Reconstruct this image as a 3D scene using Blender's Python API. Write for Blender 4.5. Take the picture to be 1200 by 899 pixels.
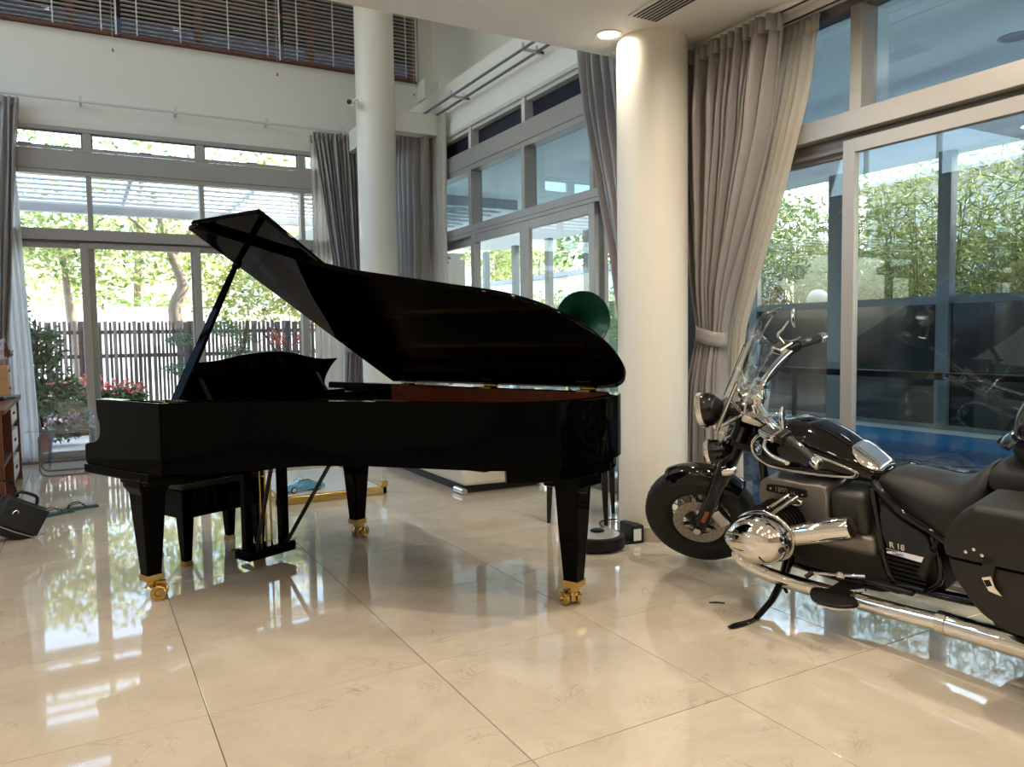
import bpy, bmesh, math, random
import numpy as np
from mathutils import Matrix, Vector, Euler
from math import sin, cos, pi, radians as RAD
for o in list(bpy.data.objects): bpy.data.objects.remove(o)
C = bpy.context.scene.collection
random.seed(7); rng = np.random.default_rng(7)

# ------------------------------------------------------------------ camera
EYE = 1.2729
CAM_R = np.array([[0.87245747, -0.48847327, -0.01455412], [0.04350807, 0.0479768, 0.99790043], [0.48674943, 0.87125891, -0.06311025]])
FPX = 906.1
cam_d = bpy.data.cameras.new('camera'); cam = bpy.data.objects.new('camera', cam_d); C.objects.link(cam)
cam_d.sensor_width = 36.0; cam_d.lens = FPX / 1200 * 36; cam_d.clip_start = .02; cam_d.clip_end = 500
r_, u_, f_ = CAM_R
cam.matrix_world = Matrix(((r_[0], u_[0], -f_[0], 0), (r_[1], u_[1], -f_[1], 0), (r_[2], u_[2], -f_[2], EYE), (0, 0, 0, 1)))
bpy.context.scene.camera = cam

# ------------------------------------------------------------------ sky, sun, exposure
SC = bpy.context.scene
SC.view_settings.view_transform = 'Standard'; SC.view_settings.look = 'None'
SC.view_settings.gamma = 1.0; SC.view_settings.use_curve_mapping = False
SC.view_settings.exposure = 0.25
wd = bpy.data.worlds.new('sky'); SC.world = wd; wd.use_nodes = True
wn = wd.node_tree.nodes; wl = wd.node_tree.links
bg = wn['Background']; sky = wn.new('ShaderNodeTexSky'); sky.sky_type = 'NISHITA'; sky.sun_disc = False
sky.sun_elevation = RAD(40); sky.sun_rotation = RAD(100); sky.air_density = 1.2; sky.dust_density = 2.5; sky.ozone_density = 1.0
wl.new(sky.outputs[0], bg.inputs[0]); bg.inputs[1].default_value = 1.1
sun_d = bpy.data.lights.new('sun', 'SUN'); sun = bpy.data.objects.new('sun', sun_d); C.objects.link(sun)
sun_d.energy = 14.0; sun_d.angle = RAD(1.0); sun_d.color = (1, .95, .86)
sun.rotation_euler = Vector((.79, -.13, .60)).to_track_quat('Z', 'Y').to_euler()   # high sun over the pool side; it never reaches the room floor
LAMP_W = 10.5; VOID_W = 3.5

# ------------------------------------------------------------------ pixel helpers (a pixel is a direction)
def ray(px, py): return CAM_R.T @ np.array([(px - 600) / FPX, -(py - 449.5) / FPX, 1.0])
def atZ(px, py, z=0.0): d = ray(px, py); return Vector((z - EYE) / d[2] * d) + Vector((0, 0, EYE))
def atX(px, py, X): d = ray(px, py); return Vector(X / d[0] * d) + Vector((0, 0, EYE))
def atY(px, py, Y): d = ray(px, py); return Vector(Y / d[1] * d) + Vector((0, 0, EYE))

# ------------------------------------------------------------------ materials
MATS = {}
def mat(name, col=(.8, .8, .8), rough=.5, metal=0.0, spec=.5, coat=0.0, noise=None, bump=None, emit=None, sheen=0, trans=0, alpha=1):
    if name in MATS: return MATS[name]
    m = bpy.data.materials.new(name); m.use_nodes = True; n = m.node_tree.nodes; l = m.node_tree.links
    b = n['Principled BSDF']; c = (*col, 1)
    b.inputs['Base Color'].default_value = c; b.inputs['Roughness'].default_value = rough; b.inputs['Metallic'].default_value = metal
    b.inputs['Specular IOR Level'].default_value = spec; b.inputs['Coat Weight'].default_value = coat; b.inputs['Coat Roughness'].default_value = .02
    b.inputs['Sheen Weight'].default_value = sheen; b.inputs['Transmission Weight'].default_value = trans
    if emit: b.inputs['Emission Color'].default_value = (*emit[0], 1); b.inputs['Emission Strength'].default_value = emit[1]
    tc = n.new('ShaderNodeTexCoord')
    # every material gets at least a faint procedural variation
    sc, amt = noise if noise else (6.0, .06)
    nt = n.new('ShaderNodeTexNoise'); nt.inputs['Scale'].default_value = sc; nt.inputs['Detail'].default_value = 3
    l.new(tc.outputs['Object'], nt.inputs['Vector'])
    mx = n.new('ShaderNodeMix'); mx.data_type = 'RGBA'; mx.blend_type = 'MIX'
    mx.inputs[6].default_value = tuple(max(0, v * (1 - amt)) for v in col) + (1,); mx.inputs[7].default_value = tuple(min(1, v * (1 + amt)) for v in col) + (1,)
    l.new(nt.outputs['Fac'], mx.inputs[0]); l.new(mx.outputs[2], b.inputs['Base Color'])
    if bump:
        bs, bd = bump; bt = n.new('ShaderNodeTexNoise'); bt.inputs['Scale'].default_value = bs; bt.inputs['Detail'].default_value = 4
        l.new(tc.outputs['Object'], bt.inputs['Vector'])
        bm_ = n.new('ShaderNodeBump'); bm_.inputs['Strength'].default_value = bd; bm_.inputs['Distance'].default_value = .01
        l.new(bt.outputs['Fac'], bm_.inputs['Height']); l.new(bm_.outputs[0], b.inputs['Normal'])
    MATS[name] = m; return m

def schlick(n, l, ior, extra=0.0, normal=None):
    """Fresnel reflectance that is the same from both sides of a thin sheet"""
    f0 = ((ior - 1) / (ior + 1)) ** 2; w = n.new('ShaderNodeLayerWeight'); w.inputs[0].default_value = .5
    if normal: l.new(normal, w.inputs['Normal'])
    p = n.new('ShaderNodeMath'); p.operation = 'POWER'; p.inputs[1].default_value = 5; l.new(w.outputs['Facing'], p.inputs[0])
    a = n.new('ShaderNodeMath'); a.operation = 'MULTIPLY_ADD'; a.use_clamp = True; a.inputs[1].default_value = 1 - f0; a.inputs[2].default_value = f0 + extra; l.new(p.outputs[0], a.inputs[0]); return a
def glass_mat(name, tint=(.93, .96, .96), gloss=(1, 1, 1), rough=0.0, ior=1.5, extra=0.0):
    """thin pane: clear straight through, mirror by Fresnel"""
    if name in MATS: return MATS[name]
    m = bpy.data.materials.new(name); m.use_nodes = True; n = m.node_tree.nodes; l = m.node_tree.links
    n.remove(n['Principled BSDF']); out = n['Material Output']
    t = n.new('ShaderNodeBsdfTransparent'); t.inputs[0].default_value = (*tint, 1)
    g = n.new('ShaderNodeBsdfGlossy'); g.inputs['Color'].default_value = (*gloss, 1); g.inputs['Roughness'].default_value = rough
    ad = schlick(n, l, ior, extra)
    x = n.new('ShaderNodeMixShader'); l.new(ad.outputs[0], x.inputs[0]); l.new(t.outputs[0], x.inputs[1]); l.new(g.outputs[0], x.inputs[2])
    l.new(x.outputs[0], out.inputs[0]); MATS[name] = m; return m

def leaf_mat(name, cols, rough=.5, trans=.35):
    """leaf colours differ from leaf to leaf"""
    if name in MATS: return MATS[name]
    m = bpy.data.materials.new(name); m.use_nodes = True; n = m.node_tree.nodes; l = m.node_tree.links
    b = n['Principled BSDF']; out = n['Material Output']; b.inputs['Roughness'].default_value = rough
    g = n.new('ShaderNodeNewGeometry'); r = n.new('ShaderNodeValToRGB'); e = r.color_ramp.elements
    e[0].color = (*cols[0], 1); e[1].color = (*cols[-1], 1)
    for i, c in enumerate(cols[1:-1]): k = e.new((i + 1) / (len(cols) - 1)); k.color = (*c, 1)
    l.new(g.outputs['Random Per Island'], r.inputs[0]); l.new(r.outputs[0], b.inputs['Base Color'])
    t = n.new('ShaderNodeBsdfTranslucent'); l.new(r.outputs[0], t.inputs[0])
    x = n.new('ShaderNodeMixShader'); x.inputs[0].default_value = trans
    l.new(b.outputs[0], x.inputs[1]); l.new(t.outputs[0], x.inputs[2]); l.new(x.outputs[0], out.inputs[0]); MATS[name] = m; return m

def cloth_mat(name, col, trans=.0, rough=.75, alpha=1.0, sheen=.3):
    if name in MATS: return MATS[name]
    m = bpy.data.materials.new(name); m.use_nodes = True; n = m.node_tree.nodes; l = m.node_tree.links
    b = n['Principled BSDF']; out = n['Material Output']; b.inputs['Base Color'].default_value = (*col, 1); b.inputs['Roughness'].default_value = rough
    b.inputs['Sheen Weight'].default_value = sheen
    tc = n.new('ShaderNodeTexCoord'); w = n.new('ShaderNodeTexNoise'); w.inputs['Scale'].default_value = 260; l.new(tc.outputs['Object'], w.inputs['Vector'])
    bp = n.new('ShaderNodeBump'); bp.inputs['Strength'].default_value = .15; bp.inputs['Distance'].default_value = .002
    l.new(w.outputs['Fac'], bp.inputs['Height']); l.new(bp.outputs[0], b.inputs['Normal'])
    last = b.outputs[0]
    if trans:
        t = n.new('ShaderNodeBsdfTranslucent'); t.inputs[0].default_value = (*col, 1); x = n.new('ShaderNodeMixShader'); x.inputs[0].default_value = trans
        l.new(last, x.inputs[1]); l.new(t.outputs[0], x.inputs[2]); last = x.outputs[0]
    if alpha < 1:
        t = n.new('ShaderNodeBsdfTransparent'); x = n.new('ShaderNodeMixShader'); x.inputs[0].default_value = alpha
        l.new(t.outputs[0], x.inputs[1]); l.new(last, x.inputs[2]); last = x.outputs[0]
    l.new(last, out.inputs[0]); MATS[name] = m; return m

def marble_mat():
    m = bpy.data.materials.new('cream_marble'); m.use_nodes = True; n = m.node_tree.nodes; l = m.node_tree.links
    b = n['Principled BSDF']; b.inputs['Roughness'].default_value = .035; b.inputs['Specular IOR Level'].default_value = .6
    tc = n.new('ShaderNodeTexCoord'); oi = n.new('ShaderNodeObjectInfo')
    cb = n.new('ShaderNodeCombineXYZ'); mu = n.new('ShaderNodeMath'); mu.operation = 'MULTIPLY'; mu.inputs[1].default_value = 37.0
    l.new(oi.outputs['Random'], mu.inputs[0]); l.new(mu.outputs[0], cb.inputs[0]); l.new(mu.outputs[0], cb.inputs[2])
    ad = n.new('ShaderNodeVectorMath'); ad.operation = 'ADD'; l.new(tc.outputs['Object'], ad.inputs[0]); l.new(cb.outputs[0], ad.inputs[1])
    n1 = n.new('ShaderNodeTexNoise'); n1.inputs['Scale'].default_value = 2.2; n1.inputs['Detail'].default_value = 12; n1.inputs['Roughness'].default_value = .72; n1.inputs['Distortion'].default_value = .8
    l.new(ad.outputs[0], n1.inputs['Vector'])
    r1 = n.new('ShaderNodeValToRGB'); e = r1.color_ramp.elements; e[0].position = .3; e[0].color = (.49, .415, .325, 1); e[1].position = .72; e[1].color = (.635, .56, .455, 1)
    l.new(n1.outputs['Fac'], r1.inputs[0])
    # fine dark veins: narrow band of a stretched, distorted noise, kept to a few patches
    n2 = n.new('ShaderNodeTexNoise'); n2.inputs['Scale'].default_value = 3.4; n2.inputs['Detail'].default_value = 7; n2.inputs['Roughness'].default_value = .62; n2.inputs['Distortion'].default_value = 1.6
    l.new(ad.outputs[0], n2.inputs['Vector'])
    r2 = n.new('ShaderNodeValToRGB'); r2.color_ramp.elements[0].position = .492; r2.color_ramp.elements[0].color = (0, 0, 0, 1)
    k = r2.color_ramp.elements.new(.5); k.color = (1, 1, 1, 1); r2.color_ramp.elements[-1].position = .508; r2.color_ramp.elements[-1].color = (0, 0, 0, 1)
    l.new(n2.outputs['Fac'], r2.inputs[0])
    n3 = n.new('ShaderNodeTexNoise'); n3.inputs['Scale'].default_value = 5.0; l.new(ad.outputs[0], n3.inputs['Vector'])
    r3 = n.new('ShaderNodeValToRGB'); r3.color_ramp.elements[0].position = .5; r3.color_ramp.elements[1].position = .68; l.new(n3.outputs['Fac'], r3.inputs[0])
    mm = n.new('ShaderNodeMath'); mm.operation = 'MULTIPLY'; l.new(r2.outputs[0], mm.inputs[0]); l.new(r3.outputs[0], mm.inputs[1])
    mk = n.new('ShaderNodeMath'); mk.operation = 'MULTIPLY'; mk.inputs[1].default_value = .62; l.new(mm.outputs[0], mk.inputs[0])
    mx = n.new('ShaderNodeMix'); mx.data_type = 'RGBA'; mx.inputs[7].default_value = (.22, .15, .10, 1)
    l.new(mk.outputs[0], mx.inputs[0]); l.new(r1.outputs[0], mx.inputs[6]); l.new(mx.outputs[2], b.inputs['Base Color'])
    MATS['marble'] = m; return m
marble_mat()
M = lambda k: MATS[k]
mat('white_paint', (.80, .775, .715), .6, noise=(1.2, .03), bump=(90, .04))
mat('column_paint', (.80, .755, .66), .45, noise=(1.5, .02), bump=(60, .03))
mat('ceiling_paint', (.87, .85, .81), .6, noise=(1.5, .02))
mat('grout', (.13, .09, .06), .8)
mat('skirting', (.50, .43, .34), .2)
mat('frame_metal', (.40, .375, .35), .38, metal=.35, noise=(3, .04))
mat('frame_dark', (.20, .19, .18), .4, metal=.3)
mat('frame_inner', (.62, .60, .57), .4)
mat('frame_teal', (.105, .135, .14), .45)
mat('navy_pane', (.022, .026, .042), .25, spec=.2)
mat('track_white', (.62, .62, .63), .35)
mat('track_dark', (.14, .14, .17), .4)
mat('blind_wood', (.16, .055, .03), .35, noise=(9, .25))
mat('blind_slat', (.74, .70, .67), .35, noise=(14, .1))
mat('cord', (.75, .72, .7), .7)
mat('black_lacquer', (.0009, .0009, .0009), .03, spec=.06)
mat('black_satin', (.008, .0075, .007), .25)
mat('brass', (.62, .42, .14), .24, metal=1, noise=(20, .12))
mat('soundboard', (.50, .32, .13), .35, noise=(8, .15))
mat('plate_gold', (.55, .40, .17), .3, metal=.8)
mat('rim_mahogany', (.10, .022, .010), .22, noise=(12, .3), coat=.3)
mat('felt_dark', (.02, .005, .005), .9)
mat('ivory', (.75, .73, .68), .2)
mat('rubber', (.010, .010, .010), .62, noise=(40, .2), bump=(60, .1))
mat('bike_black', (.003, .003, .003), .03, spec=.35, coat=.2)
mat('bike_panel', (.010, .0088, .0075), .08, spec=.3)
mat('bike_matte', (.008, .0075, .007), .42, spec=.25)
mat('leather_black', (.016, .0145, .0135), .5, spec=.35, noise=(60, .15), bump=(220, .12))
mat('chrome', (.86, .84, .81), .045, metal=1, noise=(3, .01))
mat('chrome_soft', (.70, .68, .65), .16, metal=1)
mat('engine_alu', (.27, .245, .22), .38, metal=.75, noise=(30, .06))
mat('engine_dark', (.05, .046, .043), .42, metal=.5)
mat('disc_steel', (.42, .38, .34), .32, metal=.9)
mat('pin_white', (.78, .76, .72), .3)
mat('amber', (.35, .07, .015), .15, coat=.5)
mat('red_plastic', (.55, .02, .015), .3)
mat('logo_blue', (.02, .16, .50), .2)
mat('white_plastic', (.78, .78, .77), .35)
mat('lens_dark', (.02, .02, .022), .06, coat=.8)
mat('sofa_cream', (.78, .72, .60), .42, noise=(4, .03), bump=(150, .06))
mat('table_white', (.78, .78, .77), .15)
mat('car_blue', (.10, .33, .50), .12, coat=.7)
mat('car_glass', (.012, .014, .018), .05, coat=.5)
mat('horn_green', (.004, .060, .030), .30, coat=.15, noise=(5, .08))
mat('gram_wood', (.09, .03, .012), .3, noise=(12, .25))
mat('vac_top', (.36, .35, .34), .25)
mat('desk_wood', (.115, .032, .014), .32, noise=(7, .3))
mat('box_wood', (.55, .33, .15), .45, noise=(8, .15))
mat('laptop_grey', (.16, .16, .165), .35, metal=.3)
mat('paper', (.74, .71, .65), .7)
mat('lilac_paper', (.62, .53, .66), .6, noise=(9, .1))
mat('dried_flower', (.30, .17, .18), .8, noise=(50, .4))
mat('bag_black', (.010, .010, .013), .42, noise=(30, .2), bump=(120, .12))
mat('flop_green', (.04, .17, .15), .6)
mat('flop_black', (.012, .012, .012), .55)
mat('terracotta', (.23, .075, .055), .6)
mat('planter_brown', (.10, .075, .06), .6, noise=(5, .15))
mat('bark', (.26, .205, .155), .85, noise=(9, .3), bump=(20, .5))
mat('bark_dark', (.075, .05, .04), .85, noise=(9, .3))
mat('fence_wood', (.15, .13, .135), .65, noise=(10, .25))
mat('garden_white', (.86, .85, .82), .7)
mat('paving', (.40, .38, .35), .6, noise=(4, .1))
mat('soil', (.09, .065, .045), .9, noise=(20, .4))
mat('roof_tile', (.34, .13, .08), .7, noise=(8, .2))
mat('house_grey', (.52, .55, .58), .6)
mat('louver_white', (.80, .82, .84), .4)
mat('soffit_paint', (.74, .78, .79), .5, noise=(.6, .05))
mat('pool_tile', (.014, .19, .42), .25, noise=(3, .12))
mat('coping', (.50, .56, .60), .5)
mat('dark_panel', (.010, .018, .020), .12, coat=.3)
mat('rail_black', (.008, .008, .009), .12, coat=.3)
mat('road_grey', (.34, .36, .37), .7)
mat('panel_wood', (.42, .37, .31), .5, noise=(4, .12))
mat('lamp_white', (1, .97, .9), .4, emit=((1, .93, .80), 14.0))
mat('vent_dark', (.03, .03, .03), .6)
glass_mat('glass', (.93, .955, .95))
glass_mat('glass_teal', (.80, .88, .90), gloss=(.86, .95, 1.0), ior=1.5, extra=.05)
mat('pale_stone', (.76, .75, .72), .5, noise=(3, .05))
glass_mat('glass_smoked', (.11, .11, .12), ior=1.5)
glass_mat('acrylic', (.90, .95, .96), ior=1.5, extra=.06)
glass_mat('acrylic_blue', (.80, .89, .95), ior=1.5, extra=.08)
glass_mat('shield', (.93, .94, .94), ior=1.40)
cloth_mat('drape', (.34, .31, .305), trans=.03, rough=.32, sheen=.2)
cloth_mat('sheer', (.80, .76, .69), trans=.45, rough=.8, alpha=.82)
cloth_mat('sheer_white', (.84, .84, .84), trans=.5, rough=.8, alpha=.80)
def soffit_glow_mat():  # pool soffit made translucent so daylight from above brightens it
    m = bpy.data.materials.new('soffit_glow_streaks'); m.use_nodes = True; n = m.node_tree.nodes; l = m.node_tree.links; n.remove(n['Principled BSDF'])
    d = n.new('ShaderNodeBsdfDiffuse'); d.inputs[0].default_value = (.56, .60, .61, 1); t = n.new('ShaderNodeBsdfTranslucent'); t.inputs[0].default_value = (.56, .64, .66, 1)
    tc = n.new('ShaderNodeTexCoord'); mp = n.new('ShaderNodeMapping'); mp.inputs['Scale'].default_value = (2.2, .25, 1); nz = n.new('ShaderNodeTexNoise'); nz.inputs['Scale'].default_value = 1.0; nz.inputs['Detail'].default_value = 4  # stretched noise paints streaks of light thrown up by the pool
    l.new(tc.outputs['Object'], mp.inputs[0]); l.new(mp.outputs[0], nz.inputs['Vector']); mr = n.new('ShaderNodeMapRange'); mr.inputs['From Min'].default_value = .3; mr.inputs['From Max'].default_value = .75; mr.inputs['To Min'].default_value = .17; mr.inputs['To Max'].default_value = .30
    l.new(nz.outputs['Fac'], mr.inputs['Value']); x = n.new('ShaderNodeMixShader'); l.new(mr.outputs[0], x.inputs[0]); l.new(d.outputs[0], x.inputs[1]); l.new(t.outputs[0], x.inputs[2]); l.new(x.outputs[0], n['Material Output'].inputs[0]); MATS['soffit_glow_streaks'] = m
soffit_glow_mat()
leaf_mat('leaf_green', [(.020, .050, .015), (.055, .13, .03), (.10, .20, .06), (.16, .25, .10)])
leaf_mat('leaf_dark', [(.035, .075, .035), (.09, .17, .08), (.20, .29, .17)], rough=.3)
leaf_mat('leaf_lime', [(.10, .18, .03), (.22, .30, .07), (.36, .42, .15), (.55, .56, .32)])
leaf_mat('leaf_yellow', [(.25, .32, .06), (.42, .45, .10), (.60, .58, .22), (.30, .26, .10)])
leaf_mat('leaf_bamboo', [(.05, .075, .015), (.12, .16, .03), (.22, .26, .06), (.36, .38, .14)], trans=.4)
leaf_mat('leaf_palm', [(.06, .17, .02), (.14, .30, .04), (.25, .42, .08)])
leaf_mat('petal_red', [(.50, .06, .07), (.65, .16, .14), (.75, .34, .28), (.60, .10, .14)])
leaf_mat('leaf_red', [(.10, .02, .012), (.28, .05, .02), (.45, .10, .04)])
mw = bpy.data.materials.new('pool_water'); mw.use_nodes = True
b_ = mw.node_tree.nodes['Principled BSDF']; b_.inputs['Base Color'].default_value = (.55, .85, 1, 1); b_.inputs['Roughness'].default_value = .0
b_.inputs['Transmission Weight'].default_value = 0; nt_ = mw.node_tree.nodes; lk_ = mw.node_tree.links
wt = nt_.new('ShaderNodeTexNoise'); wt.inputs['Scale'].default_value = 3.5; wt.inputs['Detail'].default_value = 3
wb = nt_.new('ShaderNodeBump'); wb.inputs['Strength'].default_value = .25; wb.inputs['Distance'].default_value = .05
tcw = nt_.new('ShaderNodeTexCoord'); lk_.new(tcw.outputs['Object'], wt.inputs['Vector']); lk_.new(wt.outputs['Fac'], wb.inputs['Height'])
trw = nt_.new('ShaderNodeBsdfTransparent'); trw.inputs[0].default_value = (.45, .80, .95, 1); glw = nt_.new('ShaderNodeBsdfGlossy'); glw.inputs['Roughness'].default_value = .02
frw = schlick(nt_, lk_, 1.33, 0, wb.outputs[0]); mxw = nt_.new('ShaderNodeMixShader')
lk_.new(wb.outputs[0], glw.inputs['Normal']); lk_.new(frw.outputs[0], mxw.inputs[0]); lk_.new(trw.outputs[0], mxw.inputs[1]); lk_.new(glw.outputs[0], mxw.inputs[2])
lk_.new(mxw.outputs[0], nt_['Material Output'].inputs[0]); nt_.remove(b_); MATS['pool_water'] = mw

# ------------------------------------------------------------------ mesh builder
def frame_of(d):
    d = Vector(d).normalized(); a = Vector((0, 0, 1)) if abs(d.z) < .95 else Vector((1, 0, 0))
    x = d.cross(a).normalized(); return x, d.cross(x).normalized(), d
class MB:
    def __init__(s, T=None): s.v = []; s.f = []; s.T = T
    def add(s, vs, fs):
        k = len(s.v)
        for v in vs:
            v = Vector(v); s.v.append(tuple(s.T @ v) if s.T else tuple(v))
        s.f += [tuple(i + k for i in f) for f in fs]; return s
    def box(s, x0, x1, y0, y1, z0, z1):
        return s.add([(x0, y0, z0), (x1, y0, z0), (x1, y1, z0), (x0, y1, z0), (x0, y0, z1), (x1, y0, z1), (x1, y1, z1), (x0, y1, z1)],
                     [(0, 3, 2, 1), (4, 5, 6, 7), (0, 1, 5, 4), (1, 2, 6, 5), (2, 3, 7, 6), (3, 0, 4, 7)])
    def cbox(s, c, h, R=None):
        vs = [Vector((a * h[0], b * h[1], d * h[2])) for d in (-1, 1) for a, b in ((-1, -1), (1, -1), (1, 1), (-1, 1))]
        if R: vs = [R @ v for v in vs]
        return s.add([v + Vector(c) for v in vs], [(0, 3, 2, 1), (4, 5, 6, 7), (0, 1, 5, 4), (1, 2, 6, 5), (2, 3, 7, 6), (3, 0, 4, 7)])
    def tube(s, pts, r, n=10, caps=True, closed=False, flat=1.0):
        pts = [Vector(p) for p in pts]; m = len(pts); rr = r if hasattr(r, '__len__') else [r] * m
        vs = []; up = None
        for i, p in enumerate(pts):
            if closed: t = pts[(i + 1) % m] - pts[i - 1]
            else: t = pts[min(i + 1, m - 1)] - pts[max(i - 1, 0)]
            t.normalize()
            if up is None: x, y, _ = frame_of(t)
            else:
                x = up - t * up.dot(t)
                if x.length < 1e-6: x, y, _ = frame_of(t)
                x.normalize(); y = t.cross(x)
            up = x
            for k in range(n):
                a = 2 * pi * k / n; vs.append(p + (x * cos(a) + y * sin(a) * flat) * rr[i])
        fs = []
        for i in range(m if closed else m - 1):
            j = (i + 1) % m
            for k in range(n): fs.append((i * n + k, i * n + (k + 1) % n, j * n + (k + 1) % n, j * n + k))
        if caps and not closed: fs += [tuple(reversed(range(n))), tuple(range((m - 1) * n, m * n))]
        return s.add(vs, fs)
    def cyl(s, a, b, r, r2=None, n=16): return s.tube([a, b], [r, r if r2 is None else r2], n)
    def lathe(s, prof, n=24, o=(0, 0, 0), axis=(0, 0, 1), close=False):
        x, y, d = frame_of(axis); o = Vector(o); vs = []
        for r, h in prof:
            for k in range(n): a = 2 * pi * k / n; vs.append(o + d * h + (x * cos(a) + y * sin(a)) * r)
        m = len(prof); fs = []
        for i in range(m if close else m - 1):
            j = (i + 1) % m
            for k in range(n): fs.append((i * n + k, i * n + (k + 1) % n, j * n + (k + 1) % n, j * n + k))
        if not close:
            if prof[0][0] > 1e-5: fs.append(tuple(reversed(range(n))))
            if prof[-1][0] > 1e-5: fs.append(tuple(range((m - 1) * n, m * n)))
        return s.add(vs, fs)
    def prism(s, poly, z0, z1, plane='xy'):
        def P(a, b, c): return {'xy': (a, b, c), 'xz': (a, c, b), 'yz': (c, a, b)}[plane]
        n = len(poly); vs = [P(a, b, z0) for a, b in poly] + [P(a, b, z1) for a, b in poly]
        return s.add(vs, [tuple(reversed(range(n))), tuple(range(n, 2 * n))] + [(i, (i + 1) % n, n + (i + 1) % n, n + i) for i in range(n)])
    def loft(s, secs, caps=True, ring=True):
        n = len(secs[0]); vs = [p for sec in secs for p in sec]; fs = []
        for i in range(len(secs) - 1):
            for k in range(n if ring else n - 1): fs.append((i * n + k, i * n + (k + 1) % n, (i + 1) * n + (k + 1) % n, (i + 1) * n + k))
        if caps and ring: fs += [tuple(reversed(range(n))), tuple(range((len(secs) - 1) * n, len(secs) * n))]
        return s.add(vs, fs)
    def ell(s, c, r, n=16, m=10, R=None):
        vs = []; c = Vector(c)
        for i in range(1, m):
            t = pi * i / m
            for k in range(n):
                a = 2 * pi * k / n; v = Vector((r[0] * sin(t) * cos(a), r[1] * sin(t) * sin(a), r[2] * cos(t))); vs.append(c + (R @ v if R else v))
        top = Vector((0, 0, r[2])); bot = -top
        vs += [c + (R @ top if R else top), c + (R @ bot if R else bot)]; fs = []
        for i in range(m - 2):
            for k in range(n): fs.append((i * n + k, (i + 1) * n + k, (i + 1) * n + (k + 1) % n, i * n + (k + 1) % n))
        T_ = (m - 1) * n
        for k in range(n): fs += [(T_, k, (k + 1) % n), (T_ + 1, (m - 2) * n + (k + 1) % n, (m - 2) * n + k)]
        return s.add(vs, fs)
    def build(s, name, m, parent=None, smooth=None, bevel=0, seg=2, solid=0, sub=0, fix=True):
        me = bpy.data.meshes.new(name); me.from_pydata(s.v, [], s.f); me.update()
        if fix and len(s.f) < 60000:
            b = bmesh.new(); b.from_mesh(me); bmesh.ops.recalc_face_normals(b, faces=b.faces); b.to_mesh(me); b.free()
        me.materials.append(MATS[m] if isinstance(m, str) else m)
        if smooth:
            me.polygons.foreach_set('use_smooth', [True] * len(me.polygons))
            if smooth < 180: me.set_sharp_from_angle(angle=RAD(smooth))
        o = bpy.data.objects.new(name, me); C.objects.link(o)
        if parent: o.parent = parent
        if bevel: md = o.modifiers.new('bevel', 'BEVEL'); md.width = bevel; md.segments = seg; md.limit_method = 'ANGLE'; md.angle_limit = RAD(35); md.harden_normals = False
        if solid: md = o.modifiers.new('solid', 'SOLIDIFY'); md.thickness = solid; md.offset = 0
        if sub: md = o.modifiers.new('sub', 'SUBSURF'); md.levels = sub; md.render_levels = sub
        return o
def tag(o, label=None, cat=None, group=None, kind=None):
    for k, v in (('label', label), ('category', cat), ('group', group), ('kind', kind)):
        if v: o[k] = v
    return o
def thing(name, label=None, cat=None, loc=(0, 0, 0), rz=0, group=None, kind=None):
    o = bpy.data.objects.new(name, None); C.objects.link(o); o.empty_display_size = .1
    o.location = loc; o.rotation_euler = (0, 0, rz); return tag(o, label, cat, group, kind)
def bz(p0, p1, p2, p3, n=10):
    p0, p1, p2, p3 = map(Vector, (p0, p1, p2, p3)); return [p0 * (1 - t) ** 3 + p1 * 3 * t * (1 - t) ** 2 + p2 * 3 * t * t * (1 - t) + p3 * t ** 3 for t in [i / n for i in range(n + 1)]]
def spline(pts, n=8, closed=False):
    """Catmull-Rom through the points"""
    P = [Vector(p) if len(p) == 3 else Vector((p[0], p[1], 0)) for p in pts]; m = len(P); out = []
    for i in range(m if closed else m - 1):
        a, b, c, d = (P[(i - 1) % m], P[i], P[(i + 1) % m], P[(i + 2) % m]) if closed else (P[max(i - 1, 0)], P[i], P[i + 1], P[min(i + 2, m - 1)])
        for k in range(n):
            t = k / n; out.append(.5 * (2 * b + (c - a) * t + (2 * a - 5 * b + 4 * c - d) * t * t + (3 * b - a - 3 * c + d) * t ** 3))
    if not closed: out.append(P[-1])
    return out
def interp(x, tab):
    if x <= tab[0][0]: return tab[0][1]
    for (a, u), (b, v) in zip(tab, tab[1:]):
        if x <= b: return u + (v - u) * (x - a) / (b - a)
    return tab[-1][1]
def text_part(txt, size, m, parent, M4, extrude=.001, spacing=1.0, name='lettering'):
    cu = bpy.data.curves.new('txt', 'FONT'); cu.body = txt; cu.size = size; cu.extrude = extrude; cu.align_x = 'CENTER'; cu.align_y = 'CENTER'; cu.space_character = spacing; cu.resolution_u = 3
    t = bpy.data.objects.new('txt', cu); C.objects.link(t); dg = bpy.context.evaluated_depsgraph_get()
    me = bpy.data.meshes.new_from_object(t.evaluated_get(dg)); bpy.data.objects.remove(t); bpy.data.curves.remove(cu)
    me.transform(M4); me.materials.clear(); me.materials.append(MATS[m])
    o = bpy.data.objects.new(name, me); C.objects.link(o); o.parent = parent; return o
def copy_tree(o, parent=None):
    c = o.copy(); C.objects.link(c); c.parent = parent
    for ch in list(o.children): copy_tree(ch, c)
    return c
# ================================================================== THE ROOM
XR, YB = 3.707, 9.422            # inner faces of the glazed right and back walls
XL, YF = -3.3, -3.2              # solid walls outside the frame
SLAB, SLAB_Y, TOP = 3.05, 4.133, 6.3
S = lambda o: tag(o, kind='structure')

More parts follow.
